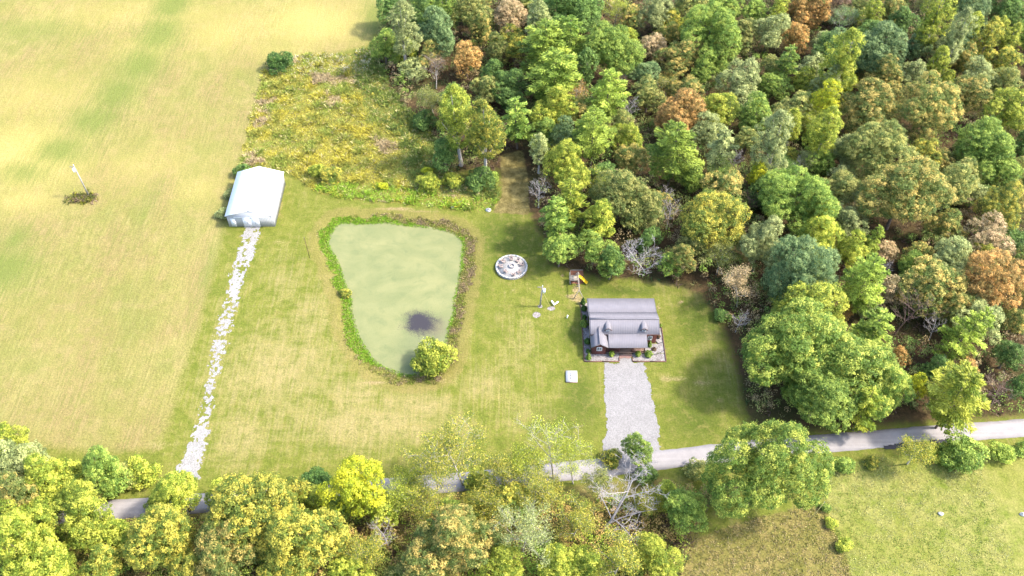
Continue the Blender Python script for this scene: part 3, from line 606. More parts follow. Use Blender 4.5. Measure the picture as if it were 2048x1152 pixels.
ROADSIDE = [
 (1530,930,212,'R','gy',("the big tree over the road","biggest rounded green tree overhanging the road below the drive")),(25,938,105,'R','g4',("the grey green tree at the left edge","grey green tree at the left edge above the road")),(84,955,92,'R','y1'),(142,962,92,'B','y1'),(198,930,78,'R','g1',("the dark green tree left of the track","darker green tree left of the gravel track's foot")),
 (228,965,80,'B','g1'),(284,945,74,'B','y1'),(255,955,60,'B','ol'),(110,985,70,'B','y1'),(180,980,70,'B','ol'),(38,994,98,'R','o1'),(157,1034,108,'R','y1'),(58,1100,160,'R','y1',("the big pale tree in the corner","big pale yellow green tree in the lower left corner")),(228,1065,70,'R','y1'),(360,984,95,'R','y1',("the tree at the track's foot","yellow green tree covering the foot of the gravel track")),
 (317,1078,130,'R','y3',("the golden tree at lower left","golden green tree just right of the lower left corner group")),(203,1128,70,'R','y3'),(500,1015,165,'R','y3',("the golden clump in front of the left lawn","largest golden green crown in front of the left lawn")),(610,1075,150,'R','y3'),(450,1100,130,'R','o1'),
 (628,965,66,'B','dk'),(716,975,122,'R','y2',("the bright yellow tree by the road","bright yellow tree along the near side of the road")),(674,1014,50,'R','g1'),(773,1072,62,'D','g1',("the small white dead tree","small white dead tree between two golden crowns at bottom")),(843,1014,70,'S','y3'),(730,1102,70,'S','y3'),
 (921,915,140,'S','y3',("the thin yellow tree before the lawn","thin tall yellow leaved tree standing before the lawn")),(1111,906,125,'Q','y1',("the pale twiggy tree","pale twiggy tree in front of the road left of the drive")),(901,1082,165,'R','o1',("the big olive gold tree at bottom","big olive gold tree at the bottom left of centre")),(904,1018,46,'R','g1'),
 (1045,1062,125,'S','g4',("the silvery sparse tree","silvery sparse tree at the bottom centre")),(1002,1130,88,'R','y1'),(1068,1000,90,'S','y3'),(1146,1052,80,'S','y3'),(1273,895,55,'R','g1',("the bright green tree at the drive's foot","bright green small tree at the foot of the gravel drive")),(1223,914,42,'B','y3'),
 (1232,1124,98,'S','y3'),(1117,1133,80,'R','y1'),(1372,1020,80,'R','g1'),(1314,1112,80,'R','y1'),(1300,1015,50,'S','y3'),(1290,950,50,'B','g2'),(800,1150,70,'B','ol'),(560,1145,90,'R','y3'),(985,1010,70,'S','y3'),(820,960,60,'S','y1'),(1440,990,60,'B','ol'),(960,965,60,'B','y1'),(1390,940,50,'B','ol'),(320,1010,60,'B','y1'),(110,1130,80,'R','y1'),
 (380,1140,80,'R','y3'),(690,1140,70,'R','y1'),(20,880,60,'R','y1'),(20,1035,80,'R','y1'),(95,1012,66,'R','y1'),(445,985,60,'R','y1'),(1645,715,150,'R','gy'),(870,940,100,'S','y3'),(800,985,70,'S','y1'),(1000,960,80,'S','y3'),(1060,940,70,'S','y1'),(1150,930,90,'S','y1'),(1020,1000,70,'R','y3'),(1100,985,60,'S','y3'),(640,1000,60,'R','y1'),(590,985,60,'R','y3'),(770,1010,60,'R','y1'),(950,1020,60,'R','y3'),(1190,960,55,'S','ol'),(1170,1120,70,'R','y1'),(1330,985,50,'R','y1'),
]
BUSHES = [  # px, py, w, kind, colour, full label
 (870,716,90,'B','y1',"broad yellow green willow bush at the pond's lower right shore"),(689,583,24,'B','y3',"small golden bush on the pond's left shore"),(558,124,54,'B','dk',"dark green bush at the far corner of the weedy field"),
 (905,359,46,'B','y1',"yellow green bush at the near edge of the weeds, above the pond"),(961,356,58,'B','g2',"wide deep green bush right of the yellow green one above the pond"),(986,352,24,'B','g1',"small round green bush beside the dark path into the wood"),(857,363,48,'B','y1',"low lime bush in the weeds straight above the pond's right end"),
 (853,341,22,'B','y2',"tiny bright yellow bush among the weeds above the pond"),(765,372,20,'B','y2',"small yellow bush in the weeds above the pond's middle"),(1686,930,42,'B','g1',"lone round green bush right of the big roadside tree"),(1930,912,92,'B','g1',"largest dense green cedar along the road at lower right"),
 (2005,905,54,'B','p1',"smaller upright cedar right of the largest roadside cedar"),(2046,900,36,'B','g1',"cedar cut by the right edge below the road"),(1832,900,62,'S','y3',"thin pale yellow sapling left of the largest roadside cedar"),(1868,910,36,'B','y1',"low green and yellow shrub touching the largest cedar's left side"),
 (1662,1046,26,'B','y1',"upper small bush on the pasture's left fence line"),(1688,1092,34,'B','y1',"lower small bush on the pasture's left fence line"),(1650,1015,22,'B','g1',"smallest bush at the top of the pasture's fence line"),(1745,925,30,'B','y3',"small yellowish shrub between the lone bush and the cedars"),
 (446,427,30,'B','g4',"pale leafy bush at the white barn's front left corner"),(459,388,24,'B','g4',"pale green bush along the white barn's left wall"),(485,340,34,'B','g2',"green bush behind the white barn's rear left corner"),(885,195,34,'B','g2',"dark bush at the wood edge behind the tall lime tree"),
 (660,350,44,'B','y3',"golden green mound of weeds right of the white barn"),(635,340,34,'B','y1',"green mound of weeds just behind the barn's right rear corner"),
]
def dims(px, py, w, kind):
    zc = 8.0
    for _ in range(4):
        D = w*depth(px, py, zc)/F
        if kind == 'R': D *= 1.04; H = min(max(2.6+.9*D, 4.5), 20.5); zc = H-.46*D
        elif kind == 'T': H = min(max(3.0*D, 9), 20); zc = H*.6
        elif kind == 'P': D *= 1.2; H = min(max(1.5*D+3, 6), 16); zc = H*.58
        elif kind == 'B': D *= .9; H = .68*D; zc = H*.5
        else: H = min(1.25*D+1.5, 15); zc = H*.58
    return D, H, zc
ITEMS = []
for src, grp in ((WOOD, "trees of the mixed wood"), (ROADSIDE, "trees along the road")):
    for it in src:
        px, py, w, k, c = it[:5]; D, H, zc = dims(px, py, w, k)
        if w == 212: H = 20.5; zc = H*.58
        x, y = U(px, py, zc)
        ITEMS.append([px, py, x, y, D, H, k, c, it[5] if len(it) > 5 else None, grp])
# fill the wood behind and between the crowns that can be picked out
fr = random.Random(5); mixc = ['g1','g2','ol','o1','g4','g1','ol','o1','g2','y1','pk','g3']
frame_top = 209
for _ in range(9000):
    if len(ITEMS) > 345: break
    x, y = fr.uniform(-40, 150), fr.uniform(96, 226); k = fr.choice('RRRRRTS' if y > 150 else 'RRRBS'); D = fr.uniform(4.5, 8.5) if y < 200 else fr.uniform(7, 11)
    q = np.array([x]), np.array([y])
    if sdist(*q, FOREST)[0] < 2.5 or sdist(*q, TRAIL)[0] > -2: continue
    if any((x-i[2])**2+(y-i[3])**2 < (.31*(D+i[4]))**2*(1.0 if y < 205 else .7) for i in ITEMS): continue
    if k == 'B': H = .7*D
    elif k == 'T': D *= .7; H = 2.8*D
    else: H = min(3+.8*D, 10) if y < 200 else 12
    v = CAMH-H*.6; Zc = y*CP+v*SP; px = 1024+x/Zc*F; py = 576+F*(v*CP-y*SP)/Zc
    if px > 2110 or py < -45: continue
    ITEMS.append([px, py, x, y, D, H, k, fr.choice(mixc), None, "trees of the mixed wood"])
CW = {'g1':'mid green','g2':'deep green','g3':'blue green','g4':'pale grey green','y1':'yellow green','y2':'bright yellow','y3':'golden','o1':'olive and orange','o2':'rust orange','br':'brown','pk':'pinkish tan','p1':'light green','gy':'yellowing green','ol':'olive','dk':'dark green'}
KW = {'R':'rounded tree','T':'narrow tall tree','P':'feathery tree','D':'bare tree','S':'thin leaved tree','Q':'nearly bare tree','B':'low bushy tree'}
NM = {'R':'broadleaf_tree','T':'tulip_tree','P':'feathery_tree','D':'bare_tree','S':'sparse_tree','Q':'sparse_tree','B':'bushy_tree'}
LMS = [i for i in ITEMS if i[8]]; seen = set(i[8][1] for i in LMS)
for it in ITEMS:
    px, py, x, y, D, H, k, c, lm, grp = it
    if lm: lab = lm[1]
    else:
        lab = None
        near = sorted(LMS, key=lambda l: (l[0]-px)**2+(l[1]-py)**2)[:8]
        for size in ("", "small " if D < 6 else "large " if D > 9 else "middling "):
            for l in near:
                dx, dy = px-l[0], py-l[1]
                if abs(dx) > 1.6*abs(dy): rel = "right of" if dx > 0 else "left of"
                elif abs(dy) > 1.6*abs(dx): rel = "in front of" if dy > 0 else "behind"
                else: rel = ("in front and " if dy > 0 else "behind and ") + ("right of" if dx > 0 else "left of")
                t = f"{size}{CW[c]} {KW[k]} {rel} {l[8][0]}"
                if t not in seen and len(t.split()) <= 16: lab = t; break
            if lab: break
        lab = lab or f"{CW[c]} {KW[k]} hidden deep among other crowns"
    seen.add(lab)
    tilt = (0, 0); bark = None; rz = None
    if k == 'D' and c in ('br', 'pk'): bark = M_twig if c == 'br' else M_dead
    if lm and lm[0] == "the big grey dead tree": tilt = (.25, .55); rz = 0
    if lm and lm[0] == "the leaning feathery tree": tilt = (0, .45); rz = .5
    place(k, x, y, D, H, c if c in LEAF else 'g1', NM[k], lab, grp, bark, rz, tilt)
for px, py, w, k, c, lab in BUSHES:
    D, H, zc = dims(px, py, w, k); x, y = U(px, py, zc)
    place(k, x, y, D, H, c, "bush" if k == 'B' else "cedar_tree" if k == 'P' else "sapling", lab, "bushes around the site", None, None, (0, 0), "bush" if k == 'B' else "tree")
# the dead tree leaning out over the lawn behind the house
x, y = U(1290, 545); tm, E_ = bare_mesh("branches", 9.5, 9, 333, .13, (-.5, -.35), start=.15, upright=.6, levels=5)
e = thing("dead_tree", "pale grey leafless tree leaning over the lawn behind the house", "tree", (x, y, 0), 0, "trees of the mixed wood"); obj("branches", tm, M_dead, e)

x, y = U(1203, 1062); tm, E_ = bare_mesh("branches", 11, 14, 351, .15, (.35, .25), start=.08, upright=.9, levels=5)
e = thing("dead_tree", "big grey leafless tree fanning out below the foot of the drive", "tree", (x, y, 0), 0, "trees along the road"); obj("branches", tm, M_dead, e)

# ------------------------------------------------------------------ weeds, bank grass, undergrowth
def vcol_mat(name, transl=.25):
    t = NT(name); return t.finish(t.attr("tint").outputs["Color"], .75, .15, transl=transl)
M_weed = vcol_mat("weeds"); 
def tufts(name, pos, hgt, colr, blades, spread, width, mat, seed, label, cat, lean=.45, tscale=.9):
    r = np.random.default_rng(seed); N = len(pos); k = np.repeat(np.arange(N), blades); n = len(k)
    base = np.column_stack([pos[k]+r.normal(size=(n, 2))*spread, np.zeros(n)]); base[:, 2] = zat(base[:, 0], base[:, 1])-.03
    d = np.column_stack([r.normal(size=(n, 2))*lean, np.ones(n)]); d = nrm(d); h = (hgt[k]*r.uniform(.5, 1.2, n))[:, None]
    az = r.uniform(0, 6.283, n); w = np.column_stack([np.cos(az), np.sin(az), np.zeros(n)])*(width*r.uniform(.6, 1.4, n))[:, None]
    mid = base+d*h*.6; tip = base+d*h + np.column_stack([d[:, :2]*.5*h, -.12*h])
    V = np.stack([base-w*.5, base+w*.5, mid+w, tip, mid-w], 1).reshape(-1, 3); Q = np.arange(5*n).reshape(-1, 5)
    c = colr[k]*tscale*r.uniform(.65, 1.35, n)[:, None]; c = np.repeat(c, 5, axis=0)
    o = obj(name, mkmesh(name, V, Q, {"tint": c}), mat); o["kind"] = "stuff"; o["label"] = label; o["category"] = cat; return o
def scatter(poly, n, seed, pad=0):
    r = np.random.default_rng(seed); lo, hi = poly.min(0)-pad, poly.max(0)+pad; P = r.uniform(lo, hi, (n, 2)); return P
P = scatter(WEEDS, 30000, 11, 1); s_ = sdist(P[:, 0], P[:, 1], WEEDS); P = P[s_ + (fbm(P[:, 0], P[:, 1], 2, 9)-.5)*2 > 0]
nz = fbm(P[:, 0], P[:, 1], 2.6, 12, 4)+np.random.default_rng(31).normal(size=len(P))*.055; nb = fbm(P[:, 0], P[:, 1], 7, 22); s_ = sdist(P[:, 0], P[:, 1], FOREST); rr = np.random.default_rng(3).random(len(P))
C_ = np.where((nz > .52)[:, None], (.29,.27,.05), (.23,.23,.05)); C_ = np.where((nz > .62)[:, None], (.34,.30,.045), C_); C_ = np.where((nb > .64)[:, None], (.32,.25,.14), C_)
C_ = np.where((nz < .40)[:, None], (.19,.225,.042), C_); C_ = np.where(((s_ > -7) & (rr < .75))[:, None], (.12,.16,.036), C_); C_ = np.where((rr > .93)[:, None], (.42,.36,.17), C_)
near = sdist(P[:, 0], P[:, 1], UP([(640,388),(985,424),(985,405),(900,400),(760,375),(640,372)])); C_ = np.where(((near > -1) & (rr < .6))[:, None], (.19,.29,.03), C_)
far = sdist(P[:, 0], P[:, 1], UP([(540,112),(745,102),(745,140),(640,150),(540,150)])); C_ = np.where(((far > 0) & (rr < .16))[:, None], (.42,.38,.27), C_)
hg = .25 + 2.6*np.clip(fbm(P[:, 0], P[:, 1], 1.9, 15, 2)-.38, 0, .5)
tufts("goldenrod_weeds", P, hg, C_, 8, .22, .055, M_weed, 21, "overgrown field of goldenrod and tall weeds behind the pond", "weeds", tscale=1.35)
# pond bank
bb = POND.min(0)-6, POND.max(0)+6; P = np.random.default_rng(8).uniform(bb[0], bb[1], (60000, 2)); s_ = sdist(P[:, 0], P[:, 1], POND)
wob = (fbm(P[:, 0], P[:, 1], 2.2, 33)-.5)*3.0
cen = POND.mean(0); ang = np.arctan2(P[:, 1]-cen[1], P[:, 0]-cen[0]); left = sstep(.2, -.5, np.cos(ang)) ; right = 1-left
inn = (s_ < .25) & (s_ > -(.15+1.6*left)-wob*.6); outr = (s_ <= -(.15+1.6*left)-wob*.6) & (s_ > -2.2+.3*left-wob*.8) & (s_ < .2)
rr = np.random.default_rng(9).random(len(P)); keep = inn | (outr & (rr < .20+.38*right)); P = P[keep]; inn = inn[keep]; rr = rr[keep]; rt = right[keep]
rq = fbm(P[:, 0], P[:, 1], 1.6, 35)+np.random.default_rng(91).normal(size=len(P))*.10; C_ = np.where((rq < .5)[:, None], (.33,.27,.13), (.24,.235,.06)); C_ = np.where(((rq < .44) & (rt > .6))[:, None], (.30,.225,.13), C_); C_ = np.where((rq > .62)[:, None], (.20,.24,.04), C_)
C_ = np.where((inn & (rr < .92))[:, None], (.19,.33,.025), C_)
tufts("bank_grass", P, np.where(inn, .26, .34), C_, 6, .14, .05, M_weed, 22, "bright green and tan reeds and grass around the pond's bank", "grass")
# weeds at the foot of the far utility pole
x, y = U(166, 398); r_ = np.random.default_rng(6); P = np.column_stack([x+r_.normal(size=160)*1.3, y+r_.normal(size=160)*.7]); rr = r_.random(160)
tufts("pole_weeds", P, np.full(160, .8), np.where((rr < .5)[:, None], (.11,.13,.03), np.where((rr < .75)[:, None], (.26,.25,.03), (.25,.17,.12))), 9, .2, .06, M_weed, 23, "clump of tall weeds at the foot of the hay field pole", "weeds")
# rough grass on the verge and the unmown corner
Q_ = np.vstack([scatter(ROUGH, 5000, 13), scatter(PASTURE, 16000, 14)]); vis = (np.abs(Q_[:, 0]) < 75) & (Q_[:, 1] > 50); Q_ = Q_[vis]
a1 = sdist(Q_[:, 0], Q_[:, 1], ROUGH) > 0; a2 = sdist(Q_[:, 0], Q_[:, 1], PASTURE) > 0; Q_ = Q_[a1 | a2]; a1 = a1[a1 | a2]; rr = np.random.default_rng(2).random(len(Q_)); nz = fbm(Q_[:, 0], Q_[:, 1], 3, 44)
C_ = np.where(a1[:, None], np.where((rr < .55)[:, None], (.25,.245,.07), (.36,.29,.14)), np.where((nz < .5)[:, None], (.20,.27,.05), (.37,.37,.14)))
tufts("pasture_grass", Q_, np.where(a1, .32, .2), C_, 6, .22, .05, M_weed, 24, "rough uneven grass of the pasture below the road", "grass")
# leaf litter shrubs under the trees
r_ = np.random.default_rng(15); P = r_.uniform((-45, 84), (142, 215), (9000, 2)); k_ = (sdist(P[:, 0], P[:, 1], FOREST) > .5) & (sdist(P[:, 0], P[:, 1], TRAIL) < -.5); P = P[k_]
P2 = r_.uniform((-80, 46), (40, 68), (5000, 2)); k_ = (sdist(P2[:, 0], P2[:, 1], SOUTH) > .3) & (roaddist(P2[:, 0], P2[:, 1]) > 2.6); P = np.vstack([P, P2[k_]])
rr = r_.random(len(P)); nz = fbm(P[:, 0], P[:, 1], 9, 61)
C_ = np.where((nz < .5)[:, None], (.075,.115,.035), (.15,.10,.07)); C_ = np.where((rr > .75)[:, None], (.16,.155,.06), C_)
tufts("undergrowth", P, .35+.8*r_.random(len(P)), C_, 9, .35, .09, M_weed, 25, "low undergrowth and saplings on the wood's floor", "undergrowth", .7, .8)

# ------------------------------------------------------------------ buildings
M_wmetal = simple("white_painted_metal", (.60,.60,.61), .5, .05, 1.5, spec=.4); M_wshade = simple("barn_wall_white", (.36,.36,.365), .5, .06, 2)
M_roofg = simple("grey_metal_roof", (.132,.124,.136), .8, .07, .8, spec=.2); M_cap = simple("grey_ridge_cap", (.122,.115,.126), .8, .06, 2, spec=.2)
M_log = simple("brown_red_log", (.10,.034,.026), .65, .3, 4); M_logd = simple("brown_trim", (.06,.026,.02), .6, .25, 4); M_deck = simple("deck_boards", (.15,.10,.075), .8, .25, 5)
M_white = simple("white_trim", (.78,.78,.76), .5, .04, 3); M_timber = simple("landscape_timber", (.10,.055,.04), .85, .3, 5); M_conc = simple("concrete", (.34,.33,.31), .9, .12, 2.5)
M_block = simple("retaining_block", (.24,.225,.22), .9, .2, 4); M_pave = gravel_mat("patio_gravel", (.22,.205,.188), (.31,.292,.272), 8); M_chair = simple("chair_taupe", (.26,.20,.18), .7, .2, 6); M_dkm = simple("dark_metal", (.05,.05,.055), .5, .2, 5)
M_yel = simple("yellow_plastic", (.62,.42,.01), .4, .05, 3, spec=.5); M_wood = simple("weathered_lumber", (.22,.19,.155), .85, .2, 5); M_mulch = simple("red_mulch", (.18,.075,.045), .95, .4, 5, bump=.6); M_gpole = simple("grey_pole", (.22,.21,.20), .8, .2, 4); M_brick = simple("brick_paver", (.17,.10,.085), .9, .3, 6)
t = NT("window_glass"); M_glass = t.finish((.05,.06,.07), .08, .6)
t = NT("black_hose"); M_hose = t.finish((.03,.03,.035), .5, .4)

def ribbed(p00, p10, p11, p01, sp=.3, rib=.035, th=.05):
    """metal sheet: ribs run from edge p00-p10 to edge p01-p11"""
    p00, p10, p11, p01 = (np.array(p, dtype=float) for p in (p00, p10, p11, p01)); N = nrm(np.cross(p10-p00, p01-p00)[None])[0]
    if N[2] < 0: N = -N
    L = np.linalg.norm(p10-p00); n = max(2, int(round(L/sp))); ts = []; hs = []
    for i in range(n):
        for f, h in ((0, 0), (.62, 0), (.72, rib), (.90, rib)): ts.append((i+f)/n); hs.append(h)
    ts.append(1); hs.append(0); ts = np.array(ts); hs = np.array(hs)
    lo = p00+(p10-p00)*ts[:, None]+N*hs[:, None]; hi = p01+(p11-p01)*ts[:, None]+N*hs[:, None]; m = len(ts)
    V = list(lo)+list(hi)+[p00-N*th, p10-N*th, p11-N*th, p01-N*th]; Fs = [[i, i+1, m+i+1, m+i] for i in range(m-1)]
    b = 2*m; Fs += [[b+3, b+2, b+1, b], [0, m, b+3, b], [m-1, b+1, b+2, 2*m-1], list(range(m))[::-1]+[b, b+1], list(range(m, 2*m))+[b+2, b+3]]
    return [tuple(v) for v in V], Fs

# ---- white barn
bw, bl, be, br_ = 9.1, 12.4, 3.05, 4.5
barn = thing("barn", "white metal barn with gable roof and sliding doors, where the gravel track ends", "barn", (-51.4, 128.3, 0))
hw = bw/2
def barn_wall(y, s):
    m = MB(); m.prism([(-hw, 0), (hw, 0), (hw, be), (0, br_), (-hw, be)], 'y', y, y+s*.12)
    for i in range(30):
        x = -hw+bw*(i+.5)/30; m.box(x-.03, x+.03, min(y, y-s*.03), max(y, y-s*.03), .05, be-.05)
    return m
barn_wall(0, 1).build("front_wall", M_wshade, barn); barn_wall(bl, -1).build("rear_wall", M_wshade, barn)
for s in (-1, 1):
    m = MB(); m.box(min(s*hw, s*(hw-.12)), max(s*hw, s*(hw-.12)), .12, bl-.12, 0, be)
    for i in range(40): y = .12+(bl-.24)*(i+.5)/40; m.box(min(s*hw, s*(hw+.03)), max(s*hw, s*(hw+.03)), y-.03, y+.03, .05, be-.05)
    m.build("side_wall", M_wshade, barn)
    m = MB(); e = hw+.22; zz = br_+.06; ez = zz-(br_-be)/hw*e
    m.add(*ribbed((s*e, -.25, ez), (s*e, bl+.25, ez), (0, bl+.25, zz), (0, -.25, zz), .3, .035)); m.build("roof_slope", M_wmetal, barn)
    MB().beam((s*e, -.27, ez-.02), (0, -.27, zz-.02), .04, .14).build("rake_trim", M_wshade, barn)
m = MB(); m.add(*ribbed((-.22, -.27, br_+.055), (-.22, bl+.27, br_+.055), (0, bl+.27, br_+.125), (0, -.27, br_+.125), 20, 0)); m.add(*ribbed((.22, -.27, br_+.055), (.22, bl+.27, br_+.055), (0, bl+.27, br_+.125), (0, -.27, br_+.125), 20, 0)); m.build("ridge_cap", M_wmetal, barn)
for x0, x1 in ((-1.55, .05), (.07, 1.67)):
    m = MB(); m.box(x0, x1, -.14, -.06, .05, 2.62)
    for i in range(5): xx = x0+(x1-x0)*(i+.5)/5; m.box(xx-.03, xx+.03, -.165, -.14, .1, 2.58)
    d = m.build("sliding_door", M_wmetal, barn); MB().box((x0+x1)/2-.04, (x0+x1)/2+.04, -.2, -.166, 1.05, 1.35).build("handle", M_dkm, d)
MB().box(-3.1, 3.0, -.24, -.10, 2.66, 2.86).build("door_track", M_wmetal, barn)
MB().box(-3.95, -3.0, -.05, -.032, .05, 2.2).build("side_door", M_wmetal, barn)

# ---- log house
house = thing("house", "brown log house with a grey metal roof, two dormers and a front porch", "house", (19.7, 101.4, 0))
HX0, HX1 = -5.75, 5.75           # outer log walls, local x
def zr(y): return 4.35-(abs(y))*.545       # main roof plane, ridge at y=0
def logwall(m, x0, x1, y0, y1, z0, z1, ax):
    z = z0
    while z < z1-.02:
        h = min(.24, z1-z); c = (y0+y1)/2 if ax == 'x' else (x0+x1)/2; w = abs(y1-y0) if ax == 'x' else abs(x1-x0)
        prof = [(c-w*.38, z), (c+w*.38, z), (c+w*.5, z+h*.3), (c+w*.5, z+h*.7), (c+w*.38, z+h), (c-w*.38, z+h), (c-w*.5, z+h*.7), (c-w*.5, z+h*.3)]
        if ax == 'x': m.prism(prof, 'x', x0, x1)
        else: m.prism(prof, 'y', y0, y1)
        z += h
    return m
logwall(MB(), HX0, HX1, -2.1, -1.86, .05, 2.95, 'x').build("front_wall", M_log, house)
logwall(MB(), HX0, HX1, 5.1, 5.34, .05, 2.35, 'x').build("rear_wall", M_log, house)
for s in (-1, 1):
    m = MB(); x = s*5.6; logwall(m, x-.12, x+.12, -1.85, 5.09, .05, 2.3, 'y'); logwall(m, x-.12, x+.12, -1.85, 2.6, 2.3, 2.9, 'y')
    m.prism([(-2.0, 2.9), (2.6, 2.9), (0, 4.22)], 'x', x-.1, x+.1); m.build("side_wall", M_log, house)
    w = MB(); w.box(x+s*.13-.03, x+s*.13+.03, .6, 1.6, 1.0, 2.0); o = w.build("window", M_white, house); MB().box(x+s*.165-.005, x+s*.165+.005, .68, 1.52, 1.08, 1.92).build("pane", M_glass, o)
RX0, RX1 = -6.05, 6.05
def slope(name, x0, x1, ya, za, yb, zb, parent=house, mat=None, sp=.3):
    m = MB(); m.add(*ribbed((x0, ya, za), (x1, ya, za), (x1, yb, zb), (x0, yb, zb), sp, .014)); return m.build(name, mat or M_roofg, parent)
slope("front_roof_slope", RX0, RX1, -2.5, zr(2.5), 0, 4.35)
slope("rear_roof_slope", RX0, RX1, 2.6, zr(2.6), 0, 4.35)
slope("rear_porch_roof", RX0+.02, RX1-.02, 6.35, 2.28, 2.55, zr(2.6)+.02)
slope("porch_roof", -2.95, 3.85, -5.0, 2.42, -2.42, zr(2.5)+.03)
m = MB(); m.add(*ribbed((RX0-.03, -.2, 4.31), (RX1+.03, -.2, 4.31), (RX1+.03, 0, 4.43), (RX0-.03, 0, 4.43), 30, 0)); m.add(*ribbed((RX0-.03, .2, 4.31), (RX1+.03, .2, 4.31), (RX1+.03, 0, 4.43), (RX0-.03, 0, 4.43), 30, 0)); m.build("ridge_cap", M_cap, house)
MB().box(RX0, RX1, -2.58, -2.5, zr(2.5)-.16, zr(2.5)-.02).build("fascia", M_logd, house)
for s in (-1, 1):
    m = MB(); x = s*6.09; m.beam((x, -2.55, zr(2.55)-.06), (x, 0, 4.29), .07, .16); m.beam((x, 2.6, zr(2.6)-.06), (x, 0, 4.29), .07, .16); m.beam((x, 6.35, 2.2), (x, 2.6, zr(2.6)-.08), .07, .16); m.build("rake_board", M_cap, house)
# front wing with its own gable
wx0, wx1, wy = -5.72, -3.3, -4.6; wxc = (wx0+wx1)/2
m = MB(); logwall(m, wx0, wx1, wy, wy+.22, .05, 2.55, 'x'); logwall(m, wx0, wx0+.22, wy+.23, -2.12, .05, 2.55, 'y'); logwall(m, wx1-.22, wx1, wy+.23, -2.12, .05, 2.55, 'y')
m.prism([(wx0, 2.55), (wx1, 2.55), (wxc, 3.42)], 'y', wy+.02, wy+.2); m.build("wing_wall", M_log, house)
for s in (-1, 1):
    xe = wxc+s*1.52; m = MB(); m.add(*ribbed((xe, -5.05, 2.56), (xe, -1.2, 2.56), (wxc, -1.2, 3.62), (wxc, -5.05, 3.62), .3, .022)); m.build("wing_roof_slope", M_roofg, house)
    MB().beam((xe, -5.08, 2.50), (wxc, -5.08, 3.56), .05, .15).build("wing_rake_board", M_cap, house)
MB().beam((wxc, -5.07, 3.66), (wxc, -1.22, 3.66), .24, .05).build("wing_ridge_cap", M_cap, house)
def window(x, y, z, w, h, parent, name="window", mull=True):
    m = MB(); b = .09
    m.box(x-w/2, x+w/2, y-.06, y, z, z+b); m.box(x-w/2, x+w/2, y-.06, y, z+h-b, z+h); m.box(x-w/2, x-w/2+b, y-.06, y, z+b, z+h-b); m.box(x+w/2-b, x+w/2, y-.06, y, z+b, z+h-b)
    if mull: m.box(x-.025, x+.025, y-.055, y-.02, z+b, z+h-b); m.box(x-w/2+b, x-.026, y-.05, y-.02, z+h/2-.025, z+h/2+.025); m.box(x+.026, x+w/2-b, y-.05, y-.02, z+h/2-.025, z+h/2+.025)
    o = m.build(name, M_white, parent); MB().box(x-w/2+b, x+w/2-b, y-.015, y-.008, z+b, z+h-b).build("pane", M_glass, o); return o
window(wxc+.05, wy-.005, 1.1, .95, 1.0, house)
window(4.6, -2.13, 1.0, .8, 1.1, house); window(-1.6, -2.13, 1.0, .95, 1.15, house); window(2.5, -2.13, 1.0, .95, 1.15, house)
o = MB().box(-.05, .9, -2.17, -2.11, .5, 2.5).build("front_door", M_logd, house); MB().box(.75, .8, -2.22, -2.175, 1.4, 1.55).build("handle", M_dkm, o)
for dx in (-2.95, 3.35):         # dormers on the front slope
    d = MB(); yf = -1.95; d.prism([(dx-.5, zr(yf)-.1), (dx+.5, zr(yf)-.1), (dx+.5, 3.86), (dx, 4.22), (dx-.5, 3.86)], 'y', yf, -.8); d = d.build("dormer", M_roofg, house)
    m = MB(); m.add(*ribbed((dx-.66, -2.2, 3.80), (dx-.66, -.12, 3.80), (dx, -.12, 4.30), (dx, -2.2, 4.30), 20, 0)); m.add(*ribbed((dx+.66, -2.2, 3.80), (dx+.66, -.12, 3.80), (dx, -.12, 4.30), (dx, -2.2, 4.30), 20, 0)); m.build("dormer_roof", M_roofg, d)
    m = MB(); m.beam((dx-.7, -2.23, 3.76), (dx, -2.23, 4.30), .04, .1); m.beam((dx+.7, -2.23, 3.76), (dx, -2.23, 4.30), .04, .1); m.build("dormer_trim", M_logd, d)
    m = MB(); m.box(dx-.34, dx+.34, yf-.05, yf-.003, 3.30, 3.37); m.box(dx-.34, dx+.34, yf-.05, yf-.003, 3.78, 3.86); m.box(dx-.34, dx-.26, yf-.05, yf-.003, 3.37, 3.78); m.box(dx+.26, dx+.34, yf-.05, yf-.003, 3.37, 3.78); m.box(dx-.02, dx+.02, yf-.045, yf-.003, 3.37, 3.78); m.build("window_frame", M_white, d)
    MB().box(dx-.26, dx+.26, yf-.02, yf-.004, 3.37, 3.78).build("window_pane", M_glass, d)
# porch
m = MB()
for i in range(16): y = -4.45+i*.146; m.box(-3.25, 3.65, y, y+.136, .34, .40)
m.box(-3.2, 3.6, -4.40, -2.14, .06, .335); m.build("porch_floor", M_deck, house)
for x in (-3.1, -.95, 1.35, 3.5): MB().box(x-.08, x+.08, -4.42, -4.26, .40, 2.42).build("porch_post", M_log, house)
for x0, x1 in ((-3.0, -1.05), (1.45, 3.4)):
    m = MB(); m.box(x0, x1, -4.38, -4.30, 1.25, 1.33); m.box(x0, x1, -4.37, -4.31, .52, .59); r_o = m.build("railing", M_log, house)
    m = MB(); n = int((x1-x0)/.2)
    for i in range(n): x = x0+(x1-x0)*(i+.5)/n; m.box(x-.025, x+.025, -4.365, -4.315, .59, 1.25)
    m.build("balusters", M_log, r_o)
m = MB(); m.box(-.9, 1.3, -4.80, -4.47, .0, .2); m.build("porch_step", M_deck, house)
for x in (-5.8, -2, 2, 5.8): MB().box(x-.08, x+.08, 6.1, 6.26, 0, 2.25).build("rear_post", M_log, house)
